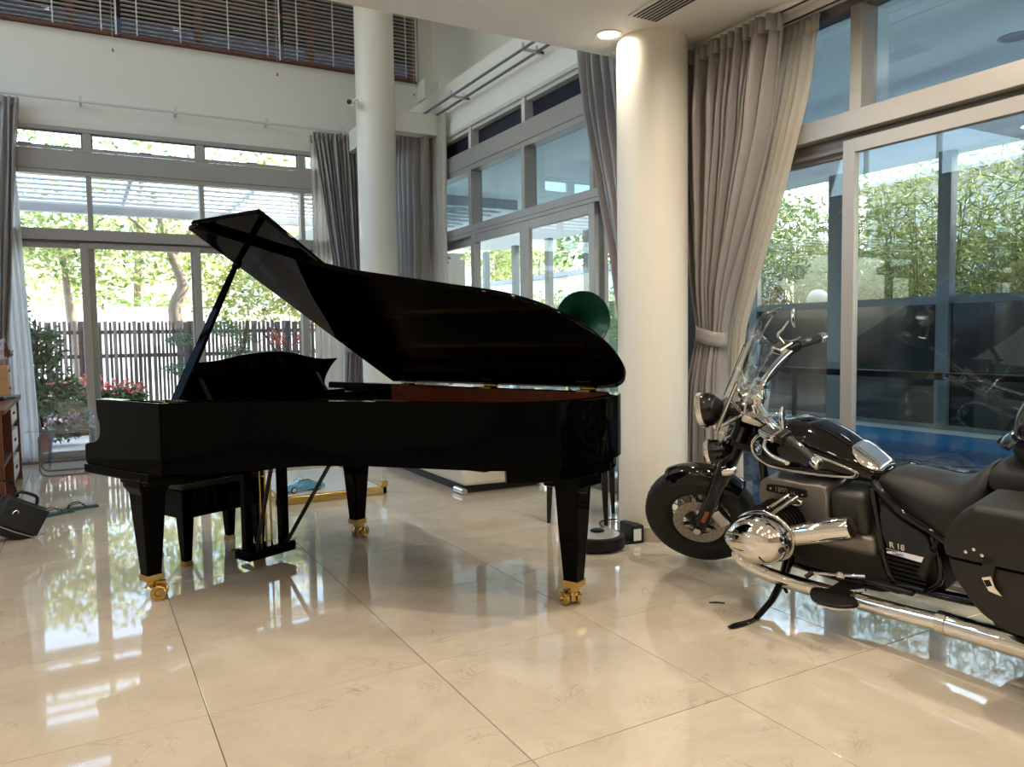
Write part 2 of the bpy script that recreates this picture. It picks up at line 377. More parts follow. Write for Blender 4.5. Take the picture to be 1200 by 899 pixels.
# floor: polished marble tiles of 80 cm over a dark grout bed
floor = S(MB().box(XL, XR + .12, YF, YB + .12, -.12, -.003).build('floor', 'grout'))
T = .8; g = .0016
tm = {}
ix0 = int(math.floor((XL - .331) / T)); iy0 = int(math.floor((YF - 2.735) / T))
for i in range(ix0, 6):
    for j in range(iy0, 10):
        x0, x1 = max(.331 + i * T + g, XL), min(.331 + (i + 1) * T - g, XR + .1); y0, y1 = max(2.735 + j * T + g, YF), min(2.735 + (j + 1) * T - g, YB + .1)
        if x1 - x0 < .02 or y1 - y0 < .02: continue
        key = (round(x1 - x0, 3), round(y1 - y0, 3))
        if key not in tm:
            hx, hy = key[0] / 2, key[1] / 2; c = .0012
            m_ = MB(); m_.loft([[(-hx, -hy, -.003), (hx, -hy, -.003), (hx, hy, -.003), (-hx, hy, -.003)], [(-hx, -hy, -c), (hx, -hy, -c), (hx, hy, -c), (-hx, hy, -c)],
                                [(-hx + c, -hy + c, 0), (hx - c, -hy + c, 0), (hx - c, hy - c, 0), (-hx + c, hy - c, 0)]])
            o = m_.build('tile', 'marble', floor); tm[key] = o.data
        else:
            o = bpy.data.objects.new('tile', tm[key]); C.objects.link(o); o.parent = floor
        o.location = ((x0 + x1) / 2, (y0 + y1) / 2, 0)

# slab over the near half of the room, double height beyond its edge
ceiling = S(MB().box(XL, XR + .15, YF, SLAB_Y, SLAB, SLAB + .32).build('ceiling', 'ceiling_paint'))
upper_ceiling = S(MB().box(XL - .2, XR + .9, SLAB_Y - 1.2, YB + .2, TOP, TOP + .2).build('ceiling_upper', 'ceiling_paint'))
S(MB().box(XL - .2, XR + .9, SLAB_Y - 1.4, SLAB_Y - 1.2, SLAB + .32, TOP).build('wall_gallery', 'white_paint'))
lw = MB().box(XL - .2, XL, YF, YB + .2, -.1, 3.4); lw.box(XL - .2, XL, YF, YB + .2, 5.9, TOP); lw.box(XL - .2, XL, YF, 4.4, 3.4, 5.9); lw.box(XL - .2, XL, 9.1, YB + .2, 3.4, 5.9); S(lw.build('wall_left', 'white_paint'))
w5 = S(thing('fill_window'))            # high window added out of view to let daylight into the double-height part
for y in (4.4, 5.57, 6.74, 7.91, 9.04): MB().box(XL - .12, XL - .06, y, y + .06, 3.4, 5.9).build('mullion', 'frame_metal', w5)
for z in (3.4, 5.84): MB().box(XL - .12, XL - .06, 4.46, 9.04, z, z + .06).build('transom', 'frame_metal', w5)
MB().box(XL - .093, XL - .087, 4.4, 9.1, 3.4, 5.9).build('pane', 'glass', w5)
S(MB().box(XL, XR + .15, YF - .2, YF, -.1, SLAB).build('wall_front', 'panel_wood'))

# back wall: spandrel between the glazing and the high blind window
ZB = dict(door=2.25, b0=2.33, b1=2.445, p1=3.0, band=3.256, t1=3.45, head=3.497, sill=4.49)
wb_ = MB().box(XL, XR + .75, YB - .02, YB + .16, ZB['head'], ZB['sill']); wb_.box(XL, XL + .4, YB - .02, YB + .16, 0, ZB['head']); wb_.box(XL, XL + .4, YB - .02, YB + .16, ZB['sill'], TOP); wb_.box(3.95, XR + .75, YB - .02, YB + .16, ZB['sill'], TOP)
wb_.box(XL, XR + .75, YB - .02, YB + .16, 5.75, TOP)
wall_back = S(wb_.build('wall_back', 'white_paint'))
# right wall: beam above the glazing, the upper wall set back behind a ledge
wr = MB().box(XR - .03, XR + .14, SLAB_Y, YB + .16, 3.497, 4.045); wr.box(XR + .42, XR + .58, SLAB_Y - 1.2, YB + .16, 3.9, TOP); wr.box(XR + .14, XR + .5, SLAB_Y - 1.2, YB, 4.0, 4.043)
wall_right = S(wr.build('wall_right', 'white_paint'))
S(MB().box(3.93, XR + .45, YB - .25, YB - .02, 4.26, 4.50).build('trim_2', 'white_paint'))

# timber overhang added to block the sky behind the blinds
S(MB().box(XL - 1, XR + 1.5, YB + .16, YB + 3.0, 5.80, 6.0).build('sky_blocking_eave', 'blind_wood'))
# round columns
def column(name, x, y, r, top, skirt=True):
    c = S(MB().lathe([(r, 0), (r, top)], 56, (x, y, 0)).build(name, 'column_paint', smooth=40))
    if skirt: MB().lathe([(r + .012, 0), (r + .012, .085), (r + .002, .09)], 56, (x, y, 0)).build('baseboard', 'skirting', c, smooth=40)
    return c
column('column', 3.14, 3.805, .216, SLAB)
col_far = column('column', 2.905, 8.13, .208, TOP)
# short beams tying the far column to both walls at transom height
S(MB().box(2.95, 3.08, 8.2, YB, 3.50, 3.74).build('trim_1', 'white_paint')); S(MB().box(2.95, XR, 8.05, 8.22, 3.50, 3.72).build('trim_3', 'white_paint'))
S(MB().box(3.60, 3.67, 3.835, 4.14, 0, SLAB).build('trim_4', 'vent_dark'))
S(MB().box(XL, XL + .01, YF, YB, 0, .09).build('baseboard_left', 'skirting'))

# ------------------------------------------------------------------ glazing
def pane(name, parent, a, b, axis, pos, m='glass', t=.006):
    """a, b: (along, z) corners; axis 'y' = pane in the back wall, 'x' = pane in the right wall"""
    mb = MB()
    if axis == 'y': mb.box(a[0], b[0], pos - t / 2, pos + t / 2, a[1], b[1])
    else: mb.box(pos - t / 2, pos + t / 2, a[0], b[0], a[1], b[1])
    return mb.build(name, m, parent)
def bar(parent, name, axis, s0, s1, z0, z1, d0, d1, m='frame_metal'):
    mb = MB()
    if axis == 'y': mb.box(s0, s1, d0, d1, z0, z1)
    else: mb.box(d0, d1, s0, s1, z0, z1)
    return mb.build(name, m, parent, bevel=.003, seg=1)
def leaf(n, axis, s0, s1, z0, z1, d, st=.06, m='frame_metal', bottom=.07, top=.06):
    """sliding door leaf"""
    t = S(thing('door_%d' % n)); w = .042
    bar(t, 'stile', axis, s0, s0 + st, z0, z1, d, d + w, m); bar(t, 'stile', axis, s1 - st, s1, z0, z1, d, d + w, m)
    bar(t, 'rail', axis, s0 + st, s1 - st, z1 - top, z1, d, d + w, m); bar(t, 'rail', axis, s0 + st, s1 - st, z0, z0 + bottom, d, d + w, m)
    pane('pane', t, (s0 + st - .004, z0 + bottom - .004), (s1 - st + .004, z1 - top + .004), axis, d + w / 2)
    return t
# --- back wall
w1 = S(thing('window_1', loc=(0, 0, 0)))
D0, D1 = YB - .03, YB + .09
def hbar(w, ax, s0, s1, z0, z1, d0, d1, m='frame_metal', nm='transom'): return bar(w, nm, ax, s0, s1, z0, z1, d0, d1, m)
XS, XE = XL + .4, XR + .1
hbar(w1, 'y', XS, XE, ZB['b0'], ZB['b1'], D0, D1); hbar(w1, 'y', XS, XE, ZB['p1'], ZB['band'], D0 - .0, D1); hbar(w1, 'y', XS, XE, ZB['p1'] + .045, ZB['p1'] + .052, D0 - .006, D0, 'frame_dark', 'bead')
hbar(w1, 'y', XS, XE, ZB['t1'], ZB['head'], D0, D1, nm='head'); hbar(w1, 'y', XS, XE, 0, .03, D0 - .02, D1, 'frame_dark', 'threshold')
hbar(w1, 'y', XS, XE, ZB['band'], ZB['band'] + .03, D0 - .012, D0, nm='bead'); hbar(w1, 'y', XS, XE, ZB['door'] + .06, ZB['b0'], D0 + .05, D1, 'frame_dark', 'door_track')
muls = [-2.0, -.95, .167, 1.283, 2.413, 3.55]
for k, x in enumerate(muls):
    bar(w1, 'mullion', 'y', x - .026, x + .026, ZB['b1'], ZB['p1'], D0 + .01, D1); bar(w1, 'mullion', 'y', x - .040, x + .040, ZB['band'], ZB['t1'], D0 + .01, D1)
edges = [XS] + muls + [XE]
for a, b in zip(edges, edges[1:]):
    pane('pane', w1, (a, ZB['b1']), (b, ZB['p1']), 'y', YB + .05); pane('pane', w1, (a, ZB['band']), (b, ZB['t1']), 'y', YB + .05)
    fr = MB(); q0, q1 = a + .04, b - .04      # slim opening sash inside each top light
    for zz in ((ZB['band'] + .03, ZB['band'] + .045), (ZB['t1'] - .015, ZB['t1'])): fr.box(q0, q1, YB + .0, YB + .02, *zz)
    for xx in ((q0, q0 + .015), (q1 - .015, q1)): fr.box(*xx, YB + .0, YB + .02, ZB['band'] + .03, ZB['t1'])
    fr.build('sash', 'frame_dark', w1)
    MB().box((a + b) / 2 - .06, (a + b) / 2 + .06, YB - .02, YB + .0, ZB['band'] + .032, ZB['band'] + .05).build('latch', 'frame_dark', w1)
for n, (a, b, d) in enumerate([(-2.05, -.98, YB + .0), (-1.04, .19, YB + .045), (.055, 1.25, YB + .0), (1.15, 2.45, YB + .045), (2.38, 3.5, YB + .0)]):
    leaf(n + 1, 'y', a, b, .03, ZB['door'] + .06, d, st=.075, top=.06)
# --- right wall, far bay between the columns
w2 = S(thing('window_2')); E0, E1 = XR - .035, XR + .10
RB = dict(b0=2.33, b1=2.44, p1=3.005, band=3.235, t1=3.46, head=3.497)
ys = [5.21, 6.31, 7.43, 8.39]; YN, YE = 4.02, YB
hbar(w2, 'x', YN, YE, RB['b0'], RB['b1'], E0, E1); hbar(w2, 'x', YN, YE, RB['b0'] + .035, RB['b0'] + .040, E0 - .004, E0, 'frame_dark', 'bead')
hbar(w2, 'x', YN, YE, RB['p1'], RB['band'], E0, E1); hbar(w2, 'x', YN, YE, RB['p1'] + .05, RB['p1'] + .056, E0 - .005, E0, 'frame_dark', 'bead')
hbar(w2, 'x', YN, YE, RB['t1'], RB['head'], E0, E1, 'frame_inner', 'head'); hbar(w2, 'x', YN, YE, 0, .03, E0 - .02, E1, 'frame_dark', 'threshold')
hbar(w2, 'x', YN, YE, RB['t1'] - .035, RB['t1'], E0 + .03, E1, 'frame_inner', 'head')
ed = [YN] + ys + [YE]
for y in ys:
    bar(w2, 'mullion', 'x', y - .03, y + .03, RB['b1'], RB['p1'], E0 + .0, E1); bar(w2, 'mullion', 'x', y - .03, y + .03, RB['band'], RB['t1'], E0 + .01, E1, 'frame_inner')
for a, b in zip(ed, ed[1:]):
    pane('pane', w2, (a, RB['b1']), (b, RB['p1']), 'x', E1 - .02, 'glass_teal'); pane('dark_pane', w2, (a, RB['band']), (b, RB['t1']), 'x', E1 - .03, 'navy_pane')
for n, (a, b, d) in enumerate([(8.36, 9.35, XR + .05), (7.44, 8.42, XR + .05), (6.31, 7.44, XR - .03), (5.18, 6.31, XR - .03), (4.1, 5.24, XR + .05)]):
    leaf(n + 6, 'x', a, b, .03, RB['b0'], d, st=.085, top=.085)
# --- right wall, near bay under the slab
w3 = S(thing('window_3'))
NB0, NB1 = -1.6, 4.02
hbar(w3, 'x', NB0, NB1, 2.33, 2.44, E0 - .03, E1); hbar(w3, 'x', NB0, NB1, 2.995, 3.05, E0 + .03, E1, 'frame_dark', 'head'); hbar(w3, 'x', NB0, NB1, 0, .03, E0 - .02, E1, 'frame_dark', 'threshold')
hbar(w3, 'x', NB0, NB1, 2.25, 2.33, E0 + .04, E1, 'frame_dark', 'door_track')
for y in (2.775, .45, -1.57): bar(w3, 'mullion', 'x', y - .035, y + .035, 2.44, 2.995, E0, E1)
e3 = [NB0, .45, 2.775, NB1]
for a, b in zip(e3, e3[1:]): pane('pane', w3, (a, 2.44), (b, 2.995), 'x', E1 - .02, 'glass_teal')
leaf(11, 'x', .62, 2.855, .03, 2.30, XR - .025, st=.075, top=.075); leaf(12, 'x', 2.835, 4.0, .03, 2.26, XR + .05, st=.06, top=.03); leaf(13, 'x', -1.5, .70, .03, 2.28, XR + .05, st=.07, top=.05)
S(MB().box(XR - .02, XR + .1, YF, NB0, 0, SLAB).build('wall_right_near', 'white_paint'))
# --- high window with wooden venetian blinds in the back wall
w4 = S(thing('window_4'))
for z0, z1 in ((4.49, 4.55), (5.69, 5.75), (5.02, 5.075)): hbar(w4, 'y', XS, 3.95, z0, z1, YB + .04, YB + .12, 'blind_wood')
for x in (-2.45, -1.19, .07, 1.33, 2.588, 3.9): bar(w4, 'mullion', 'y', x - .04, x + .04, 4.55, 5.69, YB + .04, YB + .12, 'blind_wood')
pane('pane', w4, (XS, 4.5), (3.95, 5.7), 'y', YB + .10, 'glass_smoked')
for i, (a, b) in enumerate([(-2.9, -1.2), (-1.18, .50), (.54, 2.20), (2.24, 3.90)]):
    lb = ['beside the wall', 'above the folding chairs', 'over the garden doors', 'behind the far column'][i]
    t = thing('venetian_blind', ['wooden venetian blind at the far end of the high window', 'wooden venetian blind with a cord weight above the desk end of the window', 'wide wooden venetian blind over the middle of the garden doors', 'wooden venetian blind that passes behind the far round column'][i], 'blind', ((a + b) / 2, YB - .06, 4.50), group='wooden blinds of the high window')
    hw = (b - a) / 2; sl = None
    for k in range(25):
        if sl is None:
            mb = MB(); R_ = Matrix.Rotation(RAD(-1), 3, 'X'); mb.cbox((0, 0, 0), (hw, .025, .0016), R_); sl = mb.build('slat', 'blind_slat', t)
            o = sl
        else:
            o = bpy.data.objects.new('slat', sl.data); C.objects.link(o); o.parent = t
        o.location = (0, 0, .045 + k * .046)
    MB().box(-hw, hw, -.025, .025, .0, .018).build('bottom_rail', 'blind_wood', t); MB().box(-hw, hw, -.03, .03, 1.19, 1.25).build('headrail', 'blind_wood', t)
    for x in (hw - .012,): MB().box(x - .009, x + .009, -.0275, -.0265, .0, 1.2).build('edge_tape', 'white_plastic', t)
    for x in (-hw + .15, -.25, .25, hw - .15): MB().box(x - .006, x + .006, -.0265, -.0255, .02, 1.2).build('ladder_tape', 'cord', t)
    for x in (hw - .05,):
        c = MB().cyl((x, -.035, -.16), (x, -.035, 1.2), .0022, n=6).build('pull_cord', 'cord', t); MB().lathe([(.003, 0), (.011, .006), (.008, .03), (.003, .036)], 10, (x, -.035, -.19)).build('cord_weight', 'frame_dark', c)
# white cords hanging in front of the blinds at the joints between them
# ------------------------------------------------------------------ curtain tracks
def track(name, label, pts, r=.011, m='track_white', brackets=(), wall='y'):
    t = thing(name, label, 'curtain rail', pts[0])
    o = Vector(pts[0]); mb = MB(); a, b = Vector(pts[0]) - o, Vector(pts[1]) - o; d = (b - a).normalized(); s = Vector((0, 0, 1)).cross(d)
    mb.loft([[p + s * x * r + Vector((0, 0, z * r)) for x, z in ((-1, -1), (1, -1), (1, 1), (-1, 1))] for p in (a, b)]); mb.build('rail', m, t, bevel=.002, seg=1)
    for q in brackets:
        c = a.lerp(b, q); w = Vector((0, 1, 0)) if wall == 'y' else Vector((1, 0, 0))
        k = MB(); k.add(*box_pts(c, c + w * (abs(YB - .02 - pts[0][1]) if wall == 'y' else abs(XR - .03 - pts[0][0])), .012)); k.add(*box_pts(c + Vector((0, 0, .0)), c + Vector((0, 0, .055)), .010)); k.build('bracket', 'track_white', t)
    return t
def box_pts(a, b, h):
    x, y, d = frame_of(b - a); vs = [p + x * i * h + y * j * h for p in (a, b) for i, j in ((-1, -1), (1, -1), (1, 1), (-1, 1))]
    return vs, [(0, 1, 2, 3), (7, 6, 5, 4), (0, 4, 5, 1), (1, 5, 6, 2), (2, 6, 7, 3), (3, 7, 4, 0)]
track('curtain_rail', 'white curtain rail on brackets above the garden doors', [(XS + .1, YB - .17, 3.735), (3.05, YB - .17, 3.735)], brackets=[.08, .24, .37, .50, .655, .82, .97])
track('curtain_rail', 'inner dark curtain rail nearer the glass of the right-hand facade', [(XR - .10, 8.25, 3.735), (XR - .10, SLAB_Y - .1, 3.735)], r=.010, m='track_dark', brackets=[.2, .55, .85], wall='x')
track('curtain_rail', 'outer dark curtain rail nearer the room beside the right-hand facade', [(XR - .24, 8.25, 3.74), (XR - .24, SLAB_Y - .1, 3.74)], r=.010, m='track_dark', brackets=[.2, .55, .85], wall='x')
tr = thing('ceiling_curtain_track', 'cream double curtain track fixed along the slab above the pool doors', 'curtain rail', (XR - .17, 1.2, SLAB))
for x in (-.10, .05): MB().box(x - .022, x + .022, -2.2, 2.8, -.035, -.001).build('rail', 'ceiling_paint', tr, bevel=.003); 
for x in (-.10, .05): MB().box(x - .008, x + .008, -2.2, 2.8, -.038, -.0349).build('slot', 'vent_dark', tr)

# ------------------------------------------------------------------ curtains
def curtain(name, label, axis, zt, zb, left, right, n0, folds, amp, m='drape', nz=26, seed=0, tie=None, hem=True, group=None, ampz=None, shift=None):
    """left/right: tables z -> position along the wall; n0 table z -> distance coordinate across the wall"""
    r = random.Random(seed); ph = [r.uniform(-.5, .5) for _ in range(folds + 2)]; wv = [r.uniform(.7, 1.3) for _ in range(folds + 2)]
    t = thing(name, label, 'curtain', (0, 0, 0), group=group)
    nu = folds * 10; secs = []
    zs = [zt - (zt - zb) * i / nz for i in range(nz + 1)]
    cx = None
    for z in zs:
        a, b = interp(z, left), interp(z, right); n_ = interp(z, n0); am = amp * (interp(z, ampz) if ampz else 1); row = []
        for i in range(nu + 1):
            u = i / nu; f = u * folds; k = int(f); k = min(k, folds)
            wob = .12 * sin(2.1 * z + ph[k] * 6)
            s_ = a + (b - a) * (u + .012 * sin(2 * pi * f * .5 + 3 * z))
            n_i = n_ + am * wv[k] * sin(2 * pi * (f + wob)) * (.55 + .45 * min(1, (zt - z) * 2.5)) + .35 * am * sin(2 * pi * f * .37 + ph[k])
            row.append((s_, n_i, z) if axis == 'y' else (n_i, s_, z))
        secs.append(row)
    base = Vector(secs[-1][nu // 2]); base.z = zb; t.location = base
    mb = MB(Matrix.Translation(-base)); mb.loft(secs, caps=False, ring=False)
    mb.build('cloth', m, t, smooth=180, solid=.003, fix=False)
    # pinch-pleat heading
    hd = MB(Matrix.Translation(-base)); a, b = interp(zt, left), interp(zt, right); n_ = interp(zt, n0)
    rows = []
    for z in (zt + .004, zt - .085):
        row = []
        for i in range(nu + 1):
            u = i / nu; s_ = a + (b - a) * u; n_i = n_ - (.004 if axis == 'y' else .004) + amp * .62 * sin(2 * pi * u * folds)
            row.append((s_, n_i, z) if axis == 'y' else (n_i, s_, z))
        rows.append(row)
    hd.loft(rows, caps=False, ring=False); hd.build('heading', m, t, smooth=180, solid=.006, fix=False)
    if tie:
        z, h, dp = tie; a, b = interp(z, left), interp(z, right); n_ = interp(z, n0); c = (a + b) / 2; rx = abs(b - a) / 2 + .02
        rows = []
        for k in range(33):
            th = 2 * pi * k / 32; s_ = c + rx * cos(th); n_i = n_ + dp * sin(th); dz = .03 * cos(th)
            rows.append([(s_, n_i, z + dz + q) if axis == 'y' else (n_i, s_, z + dz + q) for q in (-h, -h * .3, h * .3, h)])
        tb = MB(Matrix.Translation(-base)); tb.loft(rows, caps=False, ring=False); tb.build('tieback', m, t, smooth=180, solid=.004, fix=False)
    return t
cy = lambda z0, v0, z1, v1, *r: sorted([(z0, v0), (z1, v1)] + [(r[i], r[i + 1]) for i in range(0, len(r), 2)])
# back wall, beside the far column
curtain('curtain', 'grey drape gathered to the right of the garden doors behind the lid', 'y', 3.70, .03, cy(3.7, 2.53, 1.2, 2.86, 2.6, 2.66, .9, 2.84, .03, 2.78), cy(3.7, 3.20, .03, 3.14), [(0, YB - .17)], 13, .062, seed=3, ampz=[(0, .8), (1.2, .6), (3.7, .8)], tie=(1.15, .05, .07))
curtain('sheer_curtain', 'white sheer hanging behind the grey drape at the garden doors', 'y', 3.68, .03, cy(3.68, 2.52, .03, 2.50), cy(3.68, 2.95, .03, 2.95), [(0, YB - .065)], 7, .016, m='sheer', seed=5)
# back wall, left edge of the doors
curtain('curtain', 'grey drape gathered at the desk side of the garden doors', 'y', 3.70, .03, cy(3.7, -.95, .03, -.92), cy(3.7, -.42, 2.7, -.50, 2.0, -.55, 1.2, -.62, .03, -.62), [(0, YB - .17)], 9, .038, seed=8, ampz=[(0, .8), (3.7, .9)])
curtain('sheer_curtain', 'white sheer hanging beside the desk at the garden doors', 'y', 3.68, .03, cy(3.68, -.90, .03, -.85), cy(3.68, -.50, 2.3, -.46, 1.2, -.42, .03, -.40), [(0, YB - .065)], 8, .017, m='sheer_white', seed=9)
# right wall, just past the far column
curtain('curtain', 'grey drape hanging straight beside the far round column', 'x', 3.70, .03, cy(3.7, 8.10, .03, 8.20), cy(3.7, 9.05, .03, 9.0), [(0, XR - .24)], 11, .055, seed=13)
curtain('sheer_curtain', 'cream sheer behind the drape next to the far column', 'x', 3.70, .03, cy(3.7, 7.86, .03, 7.98), cy(3.7, 8.35, .03, 8.4), [(0, XR - .10)], 6, .022, m='sheer', seed=14)
# right wall, half hidden by the near column
curtain('curtain', 'grey drape slipping behind the near cream column', 'x', 3.70, .03, cy(3.7, 4.28, .03, 4.30), cy(3.7, 5.16, 3.0, 5.02, 2.4, 4.84, 1.8, 4.66, 1.2, 4.55, .03, 4.6), [(0, XR - .18)], 13, .050, seed=17)
# the big tied-back curtain under the slab
curtain('curtain', 'large taupe drape tied back beside the motorcycle windshield', 'x', 3.005, .03,
        cy(3.0, 3.06, 1.25, 3.56, 2.4, 3.18, 1.9, 3.36, 1.5, 3.50, 1.0, 3.58, .03, 3.52), cy(3.0, 3.80, 1.25, 3.74, 2.2, 3.79, .9, 3.80, .03, 3.82), [(0, XR - .24), (1.25, XR - .22), (3.0, XR - .30)], 13, .070, seed=23, tie=(1.25, .045, .085), ampz=[(0, 1.1), (1.0, .9), (1.25, .55), (1.6, .9), (3.0, 1.05)])
curtain('sheer_curtain', 'beige sheer drawn back behind the large taupe drape', 'x', 3.0, .03,
        cy(3.0, 2.96, 1.25, 3.50, 2.6, 3.02, 2.1, 3.18, 1.6, 3.38, 1.0, 3.52, .03, 3.5), cy(3.0, 3.22, 1.25, 3.68, .03, 3.7), [(0, XR - .095)], 6, .014, m='sheer', seed=24)
# ------------------------------------------------------------------ ceiling fittings and lamps
def downlight(x, y, first):
    t = thing('downlight', 'round recessed ceiling lamp glowing next to the near column' if first else 'round recessed ceiling lamp in the slab over the near room', 'downlight', (x, y, SLAB), group=None if first else 'lamps in the slab')
    MB().lathe([(.062, -.001), (.062, -.006), (.080, -.007), (.084, -.001)], 32).build('trim_ring', 'white_plastic', t, smooth=40)
    MB().lathe([(0, -.004), (.0615, -.004), (.0615, -.0015), (0, -.0015)], 32).build('lens', 'lamp_white', t)
    ld = bpy.data.lights.new('lamp', 'AREA'); ld.shape = 'DISK'; ld.size = .11; ld.energy = LAMP_W * (.5 if first else .5 if y < 0 else (1.7 if x > 2 else .55) if y < 2 else 1.8 if x > 2 else 1.1 if x > 1 else .75); ld.color = (1, .87, .69); ld.spread = RAD(165)
    lo = bpy.data.objects.new('lamp', ld); C.objects.link(lo); lo.location = (0, 0, -.012); lo.parent = t
downlight(2.832, 3.83, True)
for x in (2.8, 1.4, 0.0, -1.4): 
    for y in (2.35, .85, -.65, -2.1): downlight(x, y, False)
for x in (1.4, 0.0, -1.4): downlight(x, 3.83, False)
for k, (x, y) in enumerate([(-2.0, 5.2), (-.2, 5.2), (1.6, 5.2), (-2.0, 7.4), (-.2, 7.4), (1.6, 7.4)]):  # fill lamps added out of view to brighten the double-height part
    t = thing('downlight', 'round recessed fill lamp added unseen in the double-height ceiling', 'downlight', (x, y, TOP), group='added fill lamps in the upper ceiling')
    MB().lathe([(.075, -.001), (.075, -.006), (.10, -.007), (.104, -.001)], 28).build('trim_ring', 'white_plastic', t, smooth=40); MB().lathe([(0, -.004), (.0745, -.004), (.0745, -.0015), (0, -.0015)], 28).build('lens', 'lamp_white', t)
    ld = bpy.data.lights.new('lamp', 'AREA'); ld.shape = 'DISK'; ld.size = .14; ld.energy = VOID_W; ld.color = (1, .93, .83); ld.spread = RAD(165)
    lo = bpy.data.objects.new('lamp', ld); C.objects.link(lo); lo.location = (0, 0, -.012); lo.parent = t
v = thing('air_vent', 'rectangular white air vent with dark slots in the slab ceiling', 'air vent', (2.86, 3.30, SLAB))
MB().box(-.10, .10, -.25, .25, -.012, -.001).build('frame', 'white_plastic', v, bevel=.003)
for k in range(7): MB().box(-.082 + k * .0255, -.068 + k * .0255, -.23, .23, -.0145, -.0118).build('slot', 'vent_dark', v)
d = thing('smoke_detector', 'small white ceiling sensor near the top of the near column', 'sensor', (3.06, 4.03, SLAB)); MB().lathe([(.035, -.001), (.035, -.008), (.022, -.018), (0, -.02)], 20).build('body', 'white_plastic', d, smooth=40)
MB().lathe([(.008, -.019), (.008, -.024), (0, -.025)], 12).build('button', 'frame_metal', d)
cc = thing('security_camera', 'small white bullet security camera on the far column', 'camera', (2.60, 8.06, 3.74))
k = MB().cyl((.13, .06, .06), (.05, .02, .03), .012); k.build('arm', 'white_plastic', cc, smooth=40); MB().lathe([(.055, 0), (.055, .02), (0, .02)], 18, (.13, .06, .06), (-1, -.4, 0)).build('mount', 'white_plastic', cc, smooth=40)
MB().tube([(.03, .02, .0), (-.04, -.10, -.03)], [.034, .034], 18).build('body', 'white_plastic', cc, smooth=40); MB().tube([(-.04, -.10, -.03), (-.046, -.11, -.033)], [.027, .025], 18).build('lens', 'lens_dark', cc, smooth=40)
# ================================================================== OUTDOORS
def leaves(pts, size, aspect=2.2, droop=.3, jitter=1.0, up=.3):
    """one mesh of pointed leaves at the points (numpy N x 3)"""
    n = len(pts); pts = np.asarray(pts, float); d = rng.normal(size=(n, 3)); d[:, 2] = d[:, 2] * .6 - droop; d /= np.linalg.norm(d, axis=1)[:, None]
    w = rng.normal(size=(n, 3)); w[:, 2] += up; s = np.cross(d, w); s /= np.linalg.norm(s, axis=1)[:, None] + 1e-9
    L = (size * (1 + .5 * jitter * (rng.random(n) - .5)))[:, None]; W = L / aspect
    v = np.stack([pts, pts + d * L * .5 + s * W * .5, pts + d * L, pts + d * L * .5 - s * W * .5], 1).reshape(-1, 3)
    return v, np.arange(4 * n).reshape(-1, 4)
def leaf_obj(name, pts, size, m, parent, aspect=2.2, droop=.3, up=.3, origin=(0, 0, 0)):
    v, f = leaves(np.asarray(pts) - np.asarray(origin), size, aspect, droop, 1.0, up); me = bpy.data.meshes.new(name); me.from_pydata(v.tolist(), [], f.tolist()); me.materials.append(MATS[m])
    o = bpy.data.objects.new(name, me); C.objects.link(o); o.parent = parent; return tag(o, kind='stuff')
def blobs(cs, n, shell=.55):
    """points in ellipsoids: cs = [(center, radii)]"""
    out = []; vol = np.array([c[1][0] * c[1][1] * c[1][2] for c in cs]) ** .7; vol /= vol.sum()
    for (c, r), k in zip(cs, vol):
        m = max(6, int(n * k)); d = rng.normal(size=(m, 3)); d /= np.linalg.norm(d, axis=1)[:, None]
        out.append(np.asarray(c) + d * np.asarray(r) * (shell + (1 - shell) * rng.random((m, 1)) ** .5))
    return np.concatenate(out)
GZ = -.05
S(MB().box(-14, 14, YB + .12, 34, GZ - .3, GZ).build('garden_ground', 'pale_stone'))
S(MB().box(8.7, 40, -12, 34, GZ - .3, GZ - .001).build('side_ground', 'soil'))
S(MB().box(-40, -3.5, -40, 34, GZ - .3, GZ - .002).build('lawn_ground', 'soil'))
S(MB().box(-3.5, 40, -40, -3.4, GZ - .3, GZ - .003).build('yard_ground', 'soil'))

# --- slatted fence
FY = 13.5
fe = thing('slatted_fence', 'dark grey fence of upright slats behind the flower planter', 'fence', (0, FY, GZ)); zt_ = 1.62
x = -3.2; k = 0; r = random.Random(4)
while x < 7.4:
    w = r.choice([.032, .036, .05, .036, .09]); MB().box(x, x + w, -.02 + .02 * (k % 2), .0 + .02 * (k % 2), .05 if k % 3 else .0, zt_ - .015 * (k % 2)).build('slat', 'fence_wood', fe); x += w + r.choice([.018, .024, .034, .028]); k += 1
for z in (.30, 1.05, 1.42): MB().box(-3.2, 7.4, .02, .06, z, z + .06).build('rail', 'fence_wood', fe)
for x in np.arange(-3.1, 7.4, 1.55): MB().box(x, x + .09, .02, .10, 0, 1.62).build('post', 'fence_wood', fe)
S(MB().box(-1.0, 6.5, 17.6, 17.9, GZ, 1.95).build('wall_garden', 'garden_white'))
# --- louvred canopy over the terrace
pg = thing('louvre_canopy', 'pale metal louvre canopy outside above the garden doors', 'canopy', (0, 11, 3.12))
for k in range(7): MB().cbox((0, -.95 + k * .33, 0), (5.6, .095, .012), Matrix.Rotation(RAD(14), 3, 'X')).build('louvre', 'louver_white', pg)
MB().box(-5.6, 5.6, 1.22, 1.34, -.10, .08).build('front_beam', 'house_grey', pg); MB().box(-5.6, 5.6, -1.22, -1.16, -.06, .08).build('back_beam', 'house_grey', pg)
for x in (-2.6, .62, 2.05, 5.0): MB().box(x - .02, x + .02, -1.2, 1.3, .02, .07).build('rafter', 'house_grey', pg)
for x in (-5.4, 5.4): MB().box(x - .06, x + .06, 1.22, 1.34, -3.17, .0).build('post', 'house_grey', pg)
